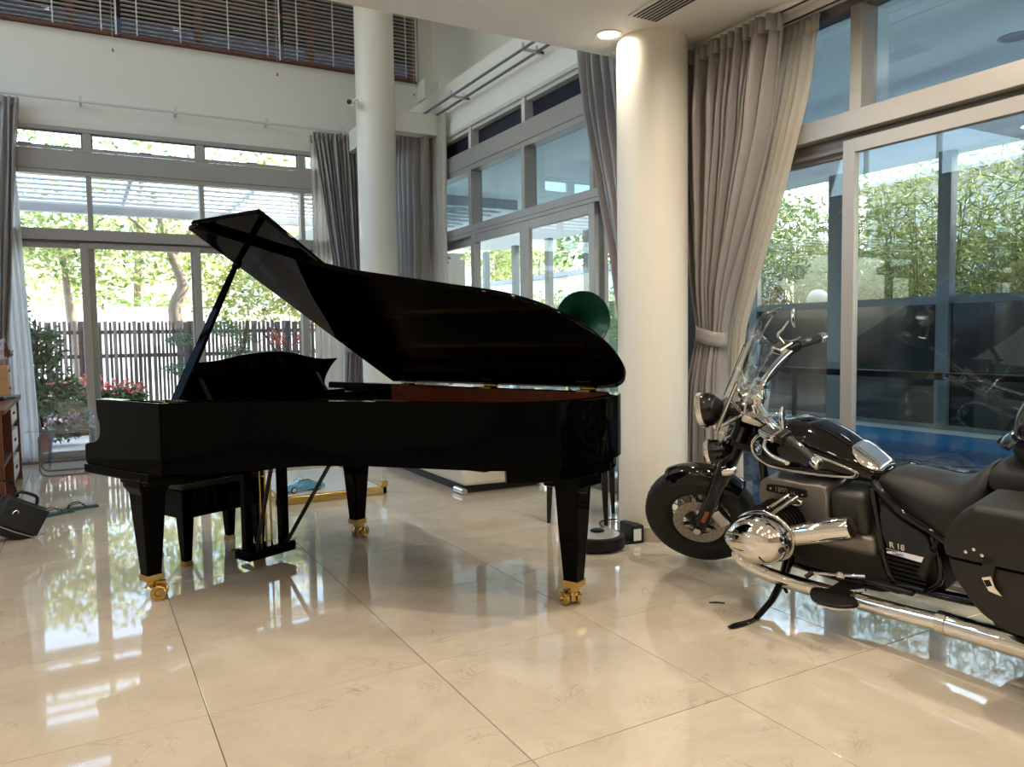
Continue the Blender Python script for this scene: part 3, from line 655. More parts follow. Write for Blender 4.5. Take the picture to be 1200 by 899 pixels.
# --- neighbour's house beyond the plants
nh = thing('neighbour_house', 'pale house with red tiled roof beyond the potted shrub', 'house', (-2.4, 21, GZ))
MB().box(-4, 1.6, 0, 4, 0, 3.2).build('wall', 'garden_white', nh); MB().box(-4.4, 2.0, -.9, 4.2, 3.25, 3.75).build('eave_slab', 'house_grey', nh)
rt = MB(); 
for k in range(7): rt.add([(-4, -.8 + k * .12, 2.2 + k * .14), (1.3, -.8 + k * .12, 2.2 + k * .14), (1.3, -.66 + k * .12, 2.36 + k * .14), (-4, -.66 + k * .12, 2.36 + k * .14), (-4, -.8 + k * .12, 2.23 + k * .14), (1.3, -.8 + k * .12, 2.23 + k * .14), (1.3, -.66 + k * .12, 2.39 + k * .14), (-4, -.66 + k * .12, 2.39 + k * .14)], [(0, 3, 2, 1), (4, 5, 6, 7), (0, 1, 5, 4), (1, 2, 6, 5), (2, 3, 7, 6), (3, 0, 4, 7)])
rt.build('tiled_roof', 'roof_tile', nh)
MB().box(1.0, 1.5, -.5, .2, 0, 3.3).build('porch_pillar', 'garden_white', nh)
for k, (x0, x1) in enumerate(((-3.2, -2.0), (-1.2, .2))): w_ = MB().box(x0, x1, -.03, .0, .9, 2.0).build('window', 'car_glass', nh)
hb = thing('neighbour_building', 'white building with balconies beyond the far hedge', 'building', (12.5, 31, GZ))
MB().box(-6, 8, 0, 5, 0, 9).build('wall', 'garden_white', hb)
for z in (2.6, 5.4, 8.0): MB().box(-6.4, 8.4, -1.2, 0, z, z + .25).build('balcony', 'house_grey', hb)
for z in (.6, 3.3, 6.1):
    for x in (-5, -2, 1, 4): MB().box(x, x + 1.5, -.05, .02, z, z + 1.6).build('window', 'car_glass', hb)

def tree(name, label, base, trunk, cl, n, size, lm, cat='tree', bark='bark', r0=.12, aspect=2.2, group=None, branches=()):
    t = thing(name, label, cat, base, group=group); o = Vector(base)
    pts = spline([Vector(p) - o for p in trunk], 6); m = len(pts); MB().tube(pts, [r0 * (1 - .6 * i / m) for i in range(m)], 9).build('trunk', bark, t, smooth=60)
    for b in branches: 
        q = spline([Vector(p) - o for p in b], 5); MB().tube(q, [r0 * .4 * (1 - .7 * i / len(q)) for i in range(len(q))], 6).build('branch', bark, t, smooth=60)
    leaf_obj('foliage', blobs(cl, n), size, lm, t, aspect=aspect, origin=base); return t
def V(px, py, Y): return tuple(atY(px, py, Y))
# tree with the leaning grey trunk, seen through the right-hand garden door
tree('garden_tree', 'tall tree with leaning grey trunk behind the slatted fence', (2.05, 15.2, GZ), [(2.05, 15.2, GZ), V(206, 375, 15.2), V(214, 335, 15.2), V(204, 305, 15.2), V(190, 262, 15.2), V(180, 225, 15.2)],
     [(V(150, 300, 15.8), (1.3, .8, .55)), (V(205, 285, 15.4), (1.1, .8, .5)), (V(110, 258, 15.6), (1.5, .8, .6)), (V(260, 330, 15.6), (.9, .7, .7)), (V(320, 330, 15.9), (1.2, .7, .7)), (V(60, 270, 15.6), (1.2, .8, .55)), (V(180, 170, 15.5), (2.5, 1, .6))], 3400, .13, 'leaf_lime', r0=.13,
     branches=[[V(206, 300, 15.2), V(170, 270, 15), V(140, 245, 15)], [V(204, 300, 15.2), V(228, 262, 15), V(235, 240, 15)]])
tree('garden_tree', 'slender tree with pale trunk beside the neighbour porch', (.05, 16.4, GZ), [(.05, 16.4, GZ), V(84, 375, 16.4), V(78, 335, 16.4), V(74, 300, 16.4)],
     [(V(82, 296, 16.4), (.75, .6, .55)), (V(65, 268, 16.5), (1.2, .7, .6)), (V(110, 330, 16.6), (.5, .4, .5)), (V(20, 255, 16.5), (1.0, .7, .5))], 1700, .13, 'leaf_lime', r0=.10)
tree('garden_tree', 'yellow-green tree behind the red-leaved shrub at the fence', (4.3, 16.2, GZ), [(4.3, 16.2, GZ), (4.2, 16.2, 1.6), (4.4, 16.3, 3.2)], [(V(300, 345, 16.2), (1.0, .7, .6)), (V(350, 320, 16.4), (1.2, .7, .9)), (V(260, 300, 16.4), (.8, .6, .7)), (V(380, 365, 16.2), (.9, .5, .5))], 2400, .13, 'leaf_yellow', r0=.08)
tree('garden_tree', 'light leafy tree filling the sky over the white garden wall', (1.3, 19.5, GZ), [(1.3, 19.5, GZ), (1.2, 19.5, 2), (1.4, 19.5, 5)], [(V(130, 315, 19.5), (1.8, .9, .7)), (V(180, 290, 19.5), (1.8, .9, .9)), (V(60, 320, 20), (1.5, .8, .8)), (V(215, 325, 19.5), (1.2, .8, .8)), (V(100, 250, 19.5), (3, 1, 1.0)), (V(280, 270, 19.5), (2.5, 1, 1.0)), (V(330, 240, 19.5), (3, 1, 1.2))], 3600, .17, 'leaf_yellow', r0=.12)
pl = thing('palm', 'bright green palm fronds above the white garden wall', 'palm', (1.40, 19.2, GZ)); MB().tube([(0, 0, 0), (.02, 0, 1.7)], [.1, .08], 8).build('trunk', 'bark', pl)
for k in range(13):
    a = 2 * pi * k / 13 + .2; h = r.uniform(.5, 1.0); L = r.uniform(.8, 1.25); mb = MB(); q = [Vector((cos(a) * L * t, .5 * sin(a) * L * t, 1.7 + h * (1.3 * t - .75 * t * t) * 1.3)) for t in np.linspace(0, 1, 9)]
    for i, p in enumerate(q[1:-1]):
        d = (q[i + 2] - q[i]).normalized(); s = Vector((-sin(a), cos(a), .2)); l = .42 * (1 - abs(i / 8 - .35))
        for sg in (-1, 1): e_ = p + d * l * .8 + s * sg * l * .5 - Vector((0, 0, l * .35)); n_ = Vector((0, 0, .03)); mb.add([p - d * .02, p.lerp(e_, .5) + d * .03, e_, p.lerp(e_, .5) - d * .03], [(0, 1, 2, 3)])
    mb.build('frond', 'leaf_palm', pl, fix=False)
# potted shrub close to the glass
ps = thing('potted_shrub', 'leafy green shrub in a maroon pot outside the garden door', 'potted plant', (-.47, 10.25, GZ))
MB().lathe([(.13, 0), (.19, .30), (.205, .30), (.205, .34), (.17, .34), (.165, .30), (0, .29)], 24).build('pot', 'terracotta', ps, smooth=40); MB().lathe([(.166, .305), (0, .31)], 20).build('soil', 'soil', ps)
for k in range(5): a = k * 1.3; MB().tube(spline([(0.02 * k, 0, .28), (.08 * cos(a), .08 * sin(a), .8), (.18 * cos(a), .14 * sin(a), 1.5)], 5), [.018 - .001 * i for i in range(11)], 6).build('stem', 'bark_dark', ps, smooth=60)
leaf_obj('foliage', blobs([((-.47, 10.25, .95), (.34, .26, .30)), ((-.30, 10.2, .62), (.30, .25, .22)), ((-.62, 10.3, 1.42), (.22, .2, .30)), ((-.32, 10.25, 1.22), (.24, .2, .22)), ((-.75, 10.3, 1.1), (.2, .2, .3)), ((-.60, 10.2, 1.72), (.12, .12, .14)), ((-.1, 10.25, .75), (.14, .15, .15))], 2300, .2), .088, 'leaf_dark', ps, aspect=2.4, origin=(-.47, 10.25, GZ))
# flower planter
fp = thing('flower_planter', 'brown trough planter full of red flowers before the fence', 'planter', (.02, 12.5, GZ))
MB().prism([(-.75, 0), (.75, 0), (.82, .40), (-.82, .40)], -.2, .2, 'xz').build('trough', 'planter_brown', fp, bevel=.02); MB().box(-.76, .76, -.17, .17, .401, .41).build('soil', 'soil', fp)
leaf_obj('foliage', blobs([((-.2, 12.5, .48), (.7, .28, .14)), ((.5, 12.5, .48), (.35, .25, .14)), ((-.55, 12.45, .52), (.3, .25, .18))], 2200, .3), .085, 'leaf_green', fp, origin=(.02, 12.5, GZ))
leaf_obj('flowers', blobs([((-.25, 12.45, .62), (.62, .26, .10)), ((.52, 12.45, .60), (.32, .24, .12)), ((-.62, 12.4, .58), (.22, .2, .10)), ((.12, 12.45, .70), (.16, .16, .12))], 620, .5), .052, 'petal_red', fp, aspect=1.2, origin=(.02, 12.5, GZ))
bu = thing('groundcover_hedge', 'low yellow-green clipped hedge at the foot of the fence', 'hedge', (1.15, 12.2, GZ)); leaf_obj('foliage', blobs([((x, 12.2, .24), (.26, .3, .16)) for x in np.arange(1.15, 2.6, .22)], 2000, .5), .05, 'leaf_lime', bu, origin=(1.15, 12.2, GZ))
MB().box(-.2, 1.5, -.28, .28, 0, .16).build('kerb', 'soil', bu)
bs = thing('bush', 'small round bush beside the maroon pot', 'bush', (.16, 10.9, GZ)); leaf_obj('foliage', blobs([((.16, 10.9, .32), (.16, .16, .17))], 500, .5), .04, 'leaf_green', bs, origin=(.16, 10.9, GZ)); MB().cyl((0, 0, 0), (0, 0, .25), .02).build('stem', 'bark_dark', bs)
pfl = thing('flower_clump', 'clump of pale pink flowers around the base of the shrub', 'flowers', (-.25, 11.3, GZ)); leaf_obj('petals', blobs([((-.25, 11.3, .22), (.38, .25, .14))], 420, .5), .07, 'dried_flower', pfl, aspect=1.2, origin=(-.25, 11.3, GZ)); leaf_obj('foliage', blobs([((-.25, 11.3, .16), (.36, .25, .14))], 420, .4), .07, 'leaf_green', pfl, origin=(-.25, 11.3, GZ))
# cloud-pruned conifer and red shrub seen over the music desk
cp = thing('cloud_pruned_conifer', 'blue-green cloud-pruned conifer standing behind the prop stick', 'tree', (2.25, 12.4, GZ))
MB().tube([(0, 0, 0), (.05, 0, .6), (-.05, 0, 1.1), (.03, 0, 1.6)], [.05, .045, .035, .02], 8).build('trunk', 'bark_dark', cp)
leaf_obj('foliage', blobs([(V(265, 385, 12.4), (.24, .2, .13)), (V(275, 412, 12.4), (.26, .22, .12)), (V(258, 440, 12.4), (.24, .2, .10)), (V(212, 398, 12.6), (.22, .2, .10)), (V(210, 432, 12.6), (.24, .2, .10)), (V(285, 395, 12.5), (.16, .16, .1))], 2600, .4), .045, 'leaf_dark', cp, origin=(2.25, 12.4, GZ))
rs = thing('red_leaf_shrub', 'twiggy shrub with a few red leaves in front of the fence', 'shrub', (3.15, 12.0, GZ))
rr = random.Random(11); tips = []
for k in range(26):
    a = rr.uniform(-1.2, 1.2); L = rr.uniform(1.0, 1.9); p = [Vector((0.1 * a, 0, .1)), Vector((a * .35, rr.uniform(-.2, .2), L * .5)), Vector((a * .8, rr.uniform(-.3, .3), L))]
    q = spline(p, 5); MB().tube(q, [.014 * (1 - .8 * i / len(q)) for i in range(len(q))], 5).build('twig', 'bark_dark', rs); tips += [tuple(v + Vector((3.15, 12, GZ))) for v in q[5:]]
tp = np.array(tips)[rng.integers(0, len(tips), 380)] + rng.normal(size=(380, 3)) * .05; leaf_obj('foliage', tp, .05, 'leaf_red', rs, origin=(3.15, 12, GZ))
leaf_obj('red_cluster', blobs([(V(325, 395, 12), (.12, .1, .11)), (V(350, 398, 12), (.07, .06, .09))], 160, .3), .06, 'petal_red', rs, origin=(3.15, 12, GZ))

# ------------------------------------------------------------------ pool side
SOF = 3.24; X2 = 8.54
sf = S(MB().box(XR + .10, X2 + .25, -6, 16.0, SOF, SOF + .03).build('soffit', 'soffit_glow_streaks'))
so = thing('soffit_luminaire', 'flush round speaker in the pool soffit', 'luminaire', (atZ(1190, 43, SOF).x, atZ(1190, 43, SOF).y, SOF)); MB().lathe([(.10, -.001), (.10, -.006), (.088, -.008), (.086, -.004), (0, -.003)], 28).build('diffuser', 'soffit_paint', so, smooth=40); MB().lathe([(.101, -.001), (.107, -.003), (.107, -.001)], 28).build('ring', 'frame_teal', so)  # round recessed downlight, unlit
S(MB().box(XR + .10, 4.30, -6, 16, -.3, -.02).build('deck', 'pale_stone'))
po = S(MB().box(4.30, 8.50, -6, 9.2, -1.3, -1.2).box(4.30, 4.34, -6, 9.2, -1.2, -.02).box(8.42, 8.50, -6, 9.2, -1.2, .09).box(4.3, 8.5, 9.1, 9.2, -1.2, -.02).box(4.3, 8.5, -6.1, -6, -1.2, -.02).build('pool', 'pool_tile'))
MB().box(4.34, 8.42, -6, 9.1, -.06, -.058).build('water', 'pool_water', po)
S(MB().box(8.40, 8.72, -6, 9.3, .09, .128).build('coping', 'coping')); S(MB().box(4.3, 8.9, 9.2, 16, -.3, -.03).build('terrace', 'pale_stone'))
sc = thing('glazed_screen', 'teal framed screen with dark lower panels across the pool', 'screen', (X2, 5.25, .128)); P0 = [1.05 + 1.4 * k for k in range(-4, 12)]
for y in P0:
    wd_ = .13 if abs(y - 6.65) < .1 else .075; MB().box(-.06, .06, y - 5.25 - wd_, y - 5.25 + wd_, -.1 if y < 9.3 else -.178, SOF - .128).build('post', 'frame_teal', sc, bevel=.004, seg=1)
for a, b in zip(P0, P0[1:]):
    if a < 10.0:
        MB().box(-.012, .012, a - 5.25 + .07, b - 5.25 - .07, .05, 1.42).build('dark_panel', 'dark_panel', sc); MB().box(-.05, .05, a - 5.25 + .07, b - 5.25 - .07, 1.42, 1.51).build('transom', 'frame_teal', sc); MB().box(-.05, .05, a - 5.25 + .07, b - 5.25 - .07, 0, .05).build('base_rail', 'frame_teal', sc)
        MB().box(-.004, .004, a - 5.25 + .07, b - 5.25 - .07, 1.51, SOF - .13).build('pane', 'glass', sc)
bl = thing('pool_balustrade', 'clear glass balustrade with black handrail at the pool edge', 'balustrade', (4.42, 2.0, -.02))
MB().box(-.025, .025, -3.4, 3.6, .99, 1.035).build('handrail', 'rail_black', bl, bevel=.006)
for y in (-3.3, -1.6, .1, 1.8, 3.5): MB().box(-.012, .012, y - .012, y + .012, 0, .99).build('post', 'rail_black', bl)
for a, b in zip((-3.3, -1.6, .1, 1.8), (-1.6, .1, 1.8, 3.5)): MB().box(-.005, .005, a + .03, b - .03, .06, .95).build('pane', 'glass', bl)
# bamboo: single clumps one behind the next along the screen
for k in range(11):
    y0 = .4 + k * .98; x0 = 9.8 + .25 * (k % 3); rr = random.Random(50 + k); L = ['bamboo clump growing behind the pool screen']
    t = thing('bamboo_clump', 'dense green bamboo clump growing behind the pool screen', 'bamboo', (x0, y0, GZ), group='bamboo along the pool screen'); cu = MB(); pts = []
    for c in range(13):
        a = rr.uniform(0, 6.28); bx_, by_ = .35 * cos(a) * rr.random(), .55 * sin(a); h = rr.uniform(2.7, 3.65); lx, ly = rr.uniform(-.35, .25), rr.uniform(-.35, .35)
        q = [Vector((bx_ + lx * (t_ ** 2), by_ + ly * t_ * t_, h * t_)) for t_ in np.linspace(0, 1, 7)]; MB().tube(q, [.013, .013, .012, .011, .009, .006, .003], 5).build('cane', 'leaf_bamboo', t, smooth=60)
        for i in range(52):
            t_ = rr.uniform(.33, 1.02) ** .8; p = Vector((bx_ + lx * t_ * t_, by_ + ly * t_ * t_, h * min(t_, 1.0))); s_ = .12 + .26 * (1 - abs(t_ - .75)); pts.append(tuple(p + Vector((rr.gauss(0, s_), rr.gauss(0, s_ * 1.2), rr.gauss(0, .13))) + Vector((x0, y0, GZ))))
    pts = np.repeat(np.array(pts), 6, 0) + rng.normal(size=(len(pts) * 6, 3)) * .075
    leaf_obj('foliage', pts, .145, 'leaf_bamboo', t, aspect=7.0, droop=.45, origin=(x0, y0, GZ))
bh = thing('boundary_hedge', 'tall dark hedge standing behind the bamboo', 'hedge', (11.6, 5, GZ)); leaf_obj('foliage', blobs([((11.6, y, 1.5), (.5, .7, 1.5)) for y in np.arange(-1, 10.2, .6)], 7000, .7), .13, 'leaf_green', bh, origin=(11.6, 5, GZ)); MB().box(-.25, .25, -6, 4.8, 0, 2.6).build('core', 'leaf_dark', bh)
ph = thing('pool_neighbour', 'grey house roofline rising over the bamboo', 'house', (15.5, 4, GZ)); MB().box(-.5, 4, -9, 7, 0, 4.3).build('wall', 'house_grey', ph); MB().box(-1.2, 4.5, -9.5, 7.5, 4.3, 4.6).build('roof', 'garden_white', ph)
sp = thing('garden_globe_lamp', 'white globe lamp standing in the bamboo beyond the screen', 'lamp', (9.0, 7.35, GZ)); MB().cyl((0, 0, 0), (0, 0, 1.62), .03).build('post', 'frame_dark', sp); MB().ell((0, 0, 1.74), (.15, .15, .15), 20, 14).build('globe', 'white_plastic', sp, smooth=180)
# hedge, garden wall and trees seen through the far bay
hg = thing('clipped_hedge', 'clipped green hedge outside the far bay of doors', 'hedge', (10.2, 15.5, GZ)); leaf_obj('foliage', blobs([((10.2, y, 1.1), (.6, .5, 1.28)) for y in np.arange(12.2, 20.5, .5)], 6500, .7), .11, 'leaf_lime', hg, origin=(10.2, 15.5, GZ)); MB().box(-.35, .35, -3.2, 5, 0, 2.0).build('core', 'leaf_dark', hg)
S(MB().box(12.2, 12.5, 11, 30.5, GZ, 2.9).build('wall_street', 'garden_white')); S(MB().box(12.0, 12.6, 11, 30.5, 2.9, 3.03).build('wall_coping', 'road_grey')); 
for k, (x, y, z) in enumerate([(14.4, 17, 3.6), (14.5, 20.4, 3.8), (14.4, 23.8, 4.0), (14.6, 13.6, 3.5), (14.4, 27, 4.4)]):
    tree('street_tree', 'leafy tree rising over the white street wall', (x, y, GZ), [(x, y, GZ), (x, y, 1.8), (x + .1, y, z)], [((x, y, z), (1.2, 1.6, 1.1)), ((x + .3, y + .8, z + .8), (1.0, 1.2, .8)), ((x, y - .7, z - .5), (.9, .9, .7))], 1500, .2, ['leaf_lime', 'leaf_green'][k % 2], r0=.1, group='trees over the street wall')
# ================================================================== GRAND PIANO
PW, ZT, TH = 1.545, .983, .540                 # width, rim height, lid angle
bent = [(.69, 0), (.894, .148), (1.079, .290), (1.288, .425), (1.552, .520), (1.792, .600), (2.087, .712), (2.268, .886), (2.345, 1.118), (2.325, 1.36), (2.24, 1.505), (2.10, PW)]
sp_ = [(v.x, v.y) for v in spline(bent, 7)]
outl = [(.0, 0), (.35, 0)] + sp_ + [(1.4, PW), (.7, PW), (0, PW)]
def offset(poly, d):
    """move an open polyline sideways (to its left for d > 0)"""
    out = []
    for i, p in enumerate(poly):
        a = Vector(poly[max(i - 1, 0)]); b = Vector(poly[min(i + 1, len(poly) - 1)]); t = (b - a).normalized(); out.append((p[0] - t.y * d, p[1] + t.x * d))
    return out
pno = thing('grand_piano', 'glossy black concert grand piano with its lid propped open', 'piano', (.016, 4.485, 0), .43037 - pi / 2)
side = [q for q in outl if q[0] >= .35]; inn = offset(side, .055)
rim = MB(); n_ = len(side)
zb_ = lambda d: interp(d, [(.60, .655), (.86, .655), (1.25, .685), (1.5, .692)])
vs = [(x, y, zb_(x)) for x, y in side] + [(x, y, ZT - .004) for x, y in side] + [(x * 1 + (ix - x) * .08, y + (iy - y) * .08, ZT) for (x, y), (ix, iy) in zip(side, inn)] + [(x, y, ZT) for x, y in inn] + [(x, y, zb_(x)) for x, y in inn]
fs = []
for j in range(5):
    for i in range(n_ - 1): fs.append((j * n_ + i, j * n_ + i + 1, ((j + 1) % 5) * n_ + i + 1, ((j + 1) % 5) * n_ + i))
fs += [tuple(j * n_ for j in range(5)), tuple(j * n_ + n_ - 1 for j in reversed(range(5)))]
rim.add(vs, fs); rim.build('rim', 'black_lacquer', pno, smooth=30)
ir = offset(side, .057); im = MB(); k0 = len(ir); im.loft([[(x, y, .80) for x, y in ir], [(x, y, ZT - .006) for x, y in ir], [(x, y, ZT - .006) for x, y in offset(side, .066)], [(x, y, .80) for x, y in offset(side, .066)]], ring=False, caps=False); im.build('inner_rim', 'rim_mahogany', pno, smooth=30)
pl_ = [q for q in offset(side, .064)]; MB().prism(pl_, .80, .83).build('soundboard', 'soundboard', pno)
pin = [q for q in offset(side, .10)]; plate = MB().prism(pin, .845, .868).build('iron_plate', 'plate_gold', pno)
for k in range(5): MB().box(.66, (1.05, 1.75, 2.05, 2.1, 2.0)[k], .48 + k * .22, .505 + k * .22, .868, .895).build('plate_strut', 'plate_gold', plate)
MB().box(.30, .62, .06, PW - .06, .86, .93).build('pin_block', 'black_satin', pno, bevel=.004)
# arms with the curved cheek, one each side of the keys
chk = [(.70, ZT), (.122, ZT), (.115, .965), (.118, .907), (.132, .875), (.140, .853), (.138, .82), (.125, .79), (.08, .766), (.0, .752), (-.02, .738), (-.022, .70), (-.020, .665), (-.008, .648), (.70, .648)]
chk = [(.70, ZT)] + [(v.x, v.y) for v in spline(chk[1:-1], 4)] + [(.70, .648)]
for e0, e1 in ((-.002, .058), (PW - .058, PW + .002)): MB().prism(chk, e0, e1, 'xz').build('arm', 'black_lacquer', pno, smooth=35, bevel=.003)
MB().prism([(-.018, -.014), (.60, -.014), (.76, .055), (.76, PW - .03), (.60, PW + .014), (-.018, PW + .014)], .602, .648).build('keybed', 'black_lacquer', pno, bevel=.006)
MB().box(.0, .03, .06, PW - .06, .648, .715).build('key_slip', 'black_lacquer', pno, bevel=.004)
MB().prism([(.03, .705), (.06, .745), (.20, .785), (.28, .86), (.30, .935), (.32, .935), (.32, .70)], .06, PW - .06, 'xz').build('fallboard', 'black_lacquer', pno, bevel=.005)
for e0, e1 in ((.06, .13), (PW - .13, PW - .06)): MB().box(.025, .20, e0, e1, .70, .79).build('key_block', 'black_lacquer', pno, bevel=.006)
MB().box(.30, .655, .06, PW - .06, .93, .955).build('desk_shelf', 'black_lacquer', pno, bevel=.003)
# music desk: scalloped top, swept ends
md_t = [(v.x, v.y) for v in spline([(.30, 1.155), (.44, 1.165), (.58, 1.19), (.72, 1.20), (.86, 1.193), (1.0, 1.165), (1.10, 1.150), (1.22, 1.150)], 5)]
md_l = [(v.x, v.y) for v in spline([(1.22, 1.150), (1.18, 1.10), (1.155, 1.03), (1.17, .972)], 5)][1:]; md_r = [(v.x, v.y) for v in spline([(.24, .972), (.275, 1.03), (.285, 1.09), (.30, 1.155)], 5)][:-1]
poly = md_t + md_l + md_r; dt = MB(); nn = len(poly)
def dpos(e, z, t): return (.44 + (z - .972) * .34 + t, e, z)
dt.add([dpos(e, z, 0) for e, z in poly] + [dpos(e, z, .018) for e, z in poly], [tuple(range(nn)), tuple(reversed(range(nn, 2 * nn)))] + [(i, (i + 1) % nn, nn + (i + 1) % nn, nn + i) for i in range(nn)])
dt.build('music_desk', 'black_lacquer', pno, smooth=35); MB().box(.36, .60, .22, 1.20, .955, .972).build('desk_slide', 'black_lacquer', pno, bevel=.003)
for e in (.34, 1.08): MB().cbox((.53, e, 1.02), (.006, .010, .08), Matrix.Rotation(RAD(-38), 3, 'Y')).build('desk_strut', 'black_satin', pno)
# lid and folded front flap (hinge line along the bass side)
L0 = .644
def lidp(d, e, t):
    w = PW - e; return (d, PW - w * cos(TH) + t * sin(TH), ZT + .012 + w * sin(TH) + t * cos(TH))
big = offset([(L0, 0)] + [q for q in sp_ if q[0] >= L0 + .01], -.012); lo = [(L0, -.012)] + big[1:] + [(2.08, PW + .005), (1.4, PW + .005), (L0, PW + .005)]
def slab(poly, t0, t1, name, ch=.005):
    m = len(poly); mb = MB(); c = sum((Vector(p) for p in poly), Vector((0, 0))) / m
    sh = [tuple(Vector(p) + (c - Vector(p)).normalized() * ch) for p in poly]
    rings = [[lidp(d, e, t0) for d, e in sh], [lidp(d, e, t0 + ch) for d, e in poly], [lidp(d, e, t1 - ch) for d, e in poly], [lidp(d, e, t1) for d, e in sh]]
    mb.loft(rings); return mb.build(name, 'black_lacquer', pno, smooth=40)
lid_o = slab(lo, 0, .026, 'lid')
slab([(L0 + .002, -.012), (1.155, -.012), (1.16, .0), (1.16, PW), (L0 + .002, PW)], .029, .055, 'front_flap')
fh = MB(); fh.tube([lidp(L0 - .006, .02, .027), lidp(L0 - .006, PW - .02, .027)], .007, 8); fh.build('flap_hinge', 'brass', lid_o, smooth=60)
for d, w in ((.9, .05), (1.35, .05)): # battens and the prop socket on the underside
    pass
MB().tube([lidp(.66, .28, -.02), lidp(.66, .28, 0)], .02, 12).build('prop_socket', 'black_satin', lid_o)
for d in (.80, 1.42, 2.05):
    h = MB(); h.tube([(d - .045, PW - .005, ZT + .006), (d + .045, PW - .005, ZT + .006)], .008, 8); h.box(d - .04, d + .04, PW - .062, PW - .053, ZT - .035, ZT + .004); h.cbox(lidp(d, PW - .04, -.003), (.04, .03, .002), Matrix.Rotation(-TH, 3, 'X')); h.build('lid_hinge', 'brass', pno, smooth=40)
# prop stick
a = Vector((.75, .048, ZT)); b = Vector(lidp(.655, .28, -.012)); dv_ = (b - a); sx = Vector((1, .3, 0)).normalized(); sy = dv_.normalized().cross(sx)
ps_ = MB(); ps_.loft([[p + sx * w * i + sy * .010 * j for i, j in ((-1, -1), (1, -1), (1, 1), (-1, 1))] for p, w in ((a, .024), (a.lerp(b, .25), .026), (a.lerp(b, .8), .015), (b, .011))]); ps_.build('prop_stick', 'black_lacquer', pno, bevel=.003)
MB().cbox((.75, .05, ZT + .008), (.035, .02, .008)).build('prop_hinge', 'black_satin', pno, bevel=.003)
# legs with brass twin castors
def pleg(d, e, top, rot=0):
    lg = MB(); hw = [(top, .082), (top - .035, .080), (top - .07, .062), (.40, .054), (.14, .037), (.125, .037)]
    lg.loft([[(d + sx_ * w, e + sy_ * w, z) for sx_, sy_ in ((-1, -1), (1, -1), (1, 1), (-1, 1))] for z, w in hw]); L = lg.build('leg', 'black_lacquer', pno, bevel=.006)
    c = MB(); c.box(d - .041, d + .041, e - .041, e + .041, .098, .130); c.build('ferrule', 'brass', L, bevel=.003)
    ax = Vector((cos(rot), sin(rot), 0)); sd = Vector((-sin(rot), cos(rot), 0)); o = Vector((d, e, 0)) + ax * .035
    f = MB(); f.lathe([(.034, .062), (.022, .075), (.026, .10)], 16, (d, e, 0)); f.cbox(o + Vector((0, 0, .055)), (.03, .012, .035), Matrix.Rotation(rot, 3, 'Z')); f.build('castor_fork', 'brass', L, smooth=40)
    for s in (-1, 1):
        w = MB(); w.lathe([(.012, 0), (.030, .001), (.037, .006), (.037, .026), (.030, .031), (.016, .031), (.012, .024), (0, .024)], 24, o + sd * s * .016 + Vector((0, 0, .0372)), sd * s); w.build('castor_wheel', 'brass', L, smooth=40)
pleg(.425, .075, .602, rot=.9); pleg(.425, PW - .12, .602, rot=1.9); pleg(2.20, 1.14, .632, rot=2.6)
tp_ = [q for q in sp_ if q[0] > 2.09]; pp = offset(tp_, .02); MB().prism(pp + [(2.02, PW - .03), (2.06, .80)], .632, .694).build('tail_plinth', 'black_lacquer', pno, bevel=.004)
MB().cbox((2.20, 1.14, .605), (.10, .10, .03)).build('leg_block', 'black_lacquer', pno, bevel=.008)
for e in (.10, PW - .12): MB().cbox((.43, e, .594), (.125, .10, .016)).build('leg_block', 'black_lacquer', pno, bevel=.012)
for e, d1 in ((.80, 1.95), (1.12, 1.95), (1.36, 1.95)): MB().box(.70, d1, e, e + .07, .66, .78).build('beam', 'black_satin', pno)
# lyre with three pedals
ly = thing('dummy'); bpy.data.objects.remove(ly)
lb = MB().prism([(.30, .62), (.44, .62), (.44, .94), (.30, .94)], .045, .105).build('pedal_box', 'black_lacquer', pno, bevel=.012)
for e in (.70, .78, .86):
    p_ = MB(); p_.loft([[(x, e - w, z0), (x, e + w, z0), (x, e + w, z0 + .012), (x, e - w, z0 + .012)] for x, w, z0 in ((.31, .012, .065), (.24, .014, .06), (.18, .026, .05), (.155, .02, .047))]); p_.build('pedal', 'brass', lb, bevel=.003)
for e in (.66, .90): MB().loft([[(.375 + sx_ * .022, e + sy_ * .026, z) for sx_, sy_ in ((-1, -1), (1, -1), (1, 1), (-1, 1))] for z in (.10, .60)]).build('lyre_post', 'black_lacquer', pno, bevel=.006)
for e in (.745, .78, .815): MB().cyl((.38, e, .10), (.38, e, .60), .0055, n=8).build('pedal_rod', 'brass', pno)
for e0, e1 in ((.68, .56), (.88, 1.0)): MB().tube([(.42, e0, .09), (.76, e1, .66)], [.012, .012], 8).build('lyre_brace', 'black_satin', pno, smooth=60)
MB().box(.30, .50, .58, .98, .575, .602).build('lyre_head', 'black_lacquer', pno, bevel=.004)
MB().lathe([(.016, 0), (.013, .008), (0, .009)], 16, (.30, .66, .075), (-1, 0, 0)).build('medallion', 'chrome_soft', lb)

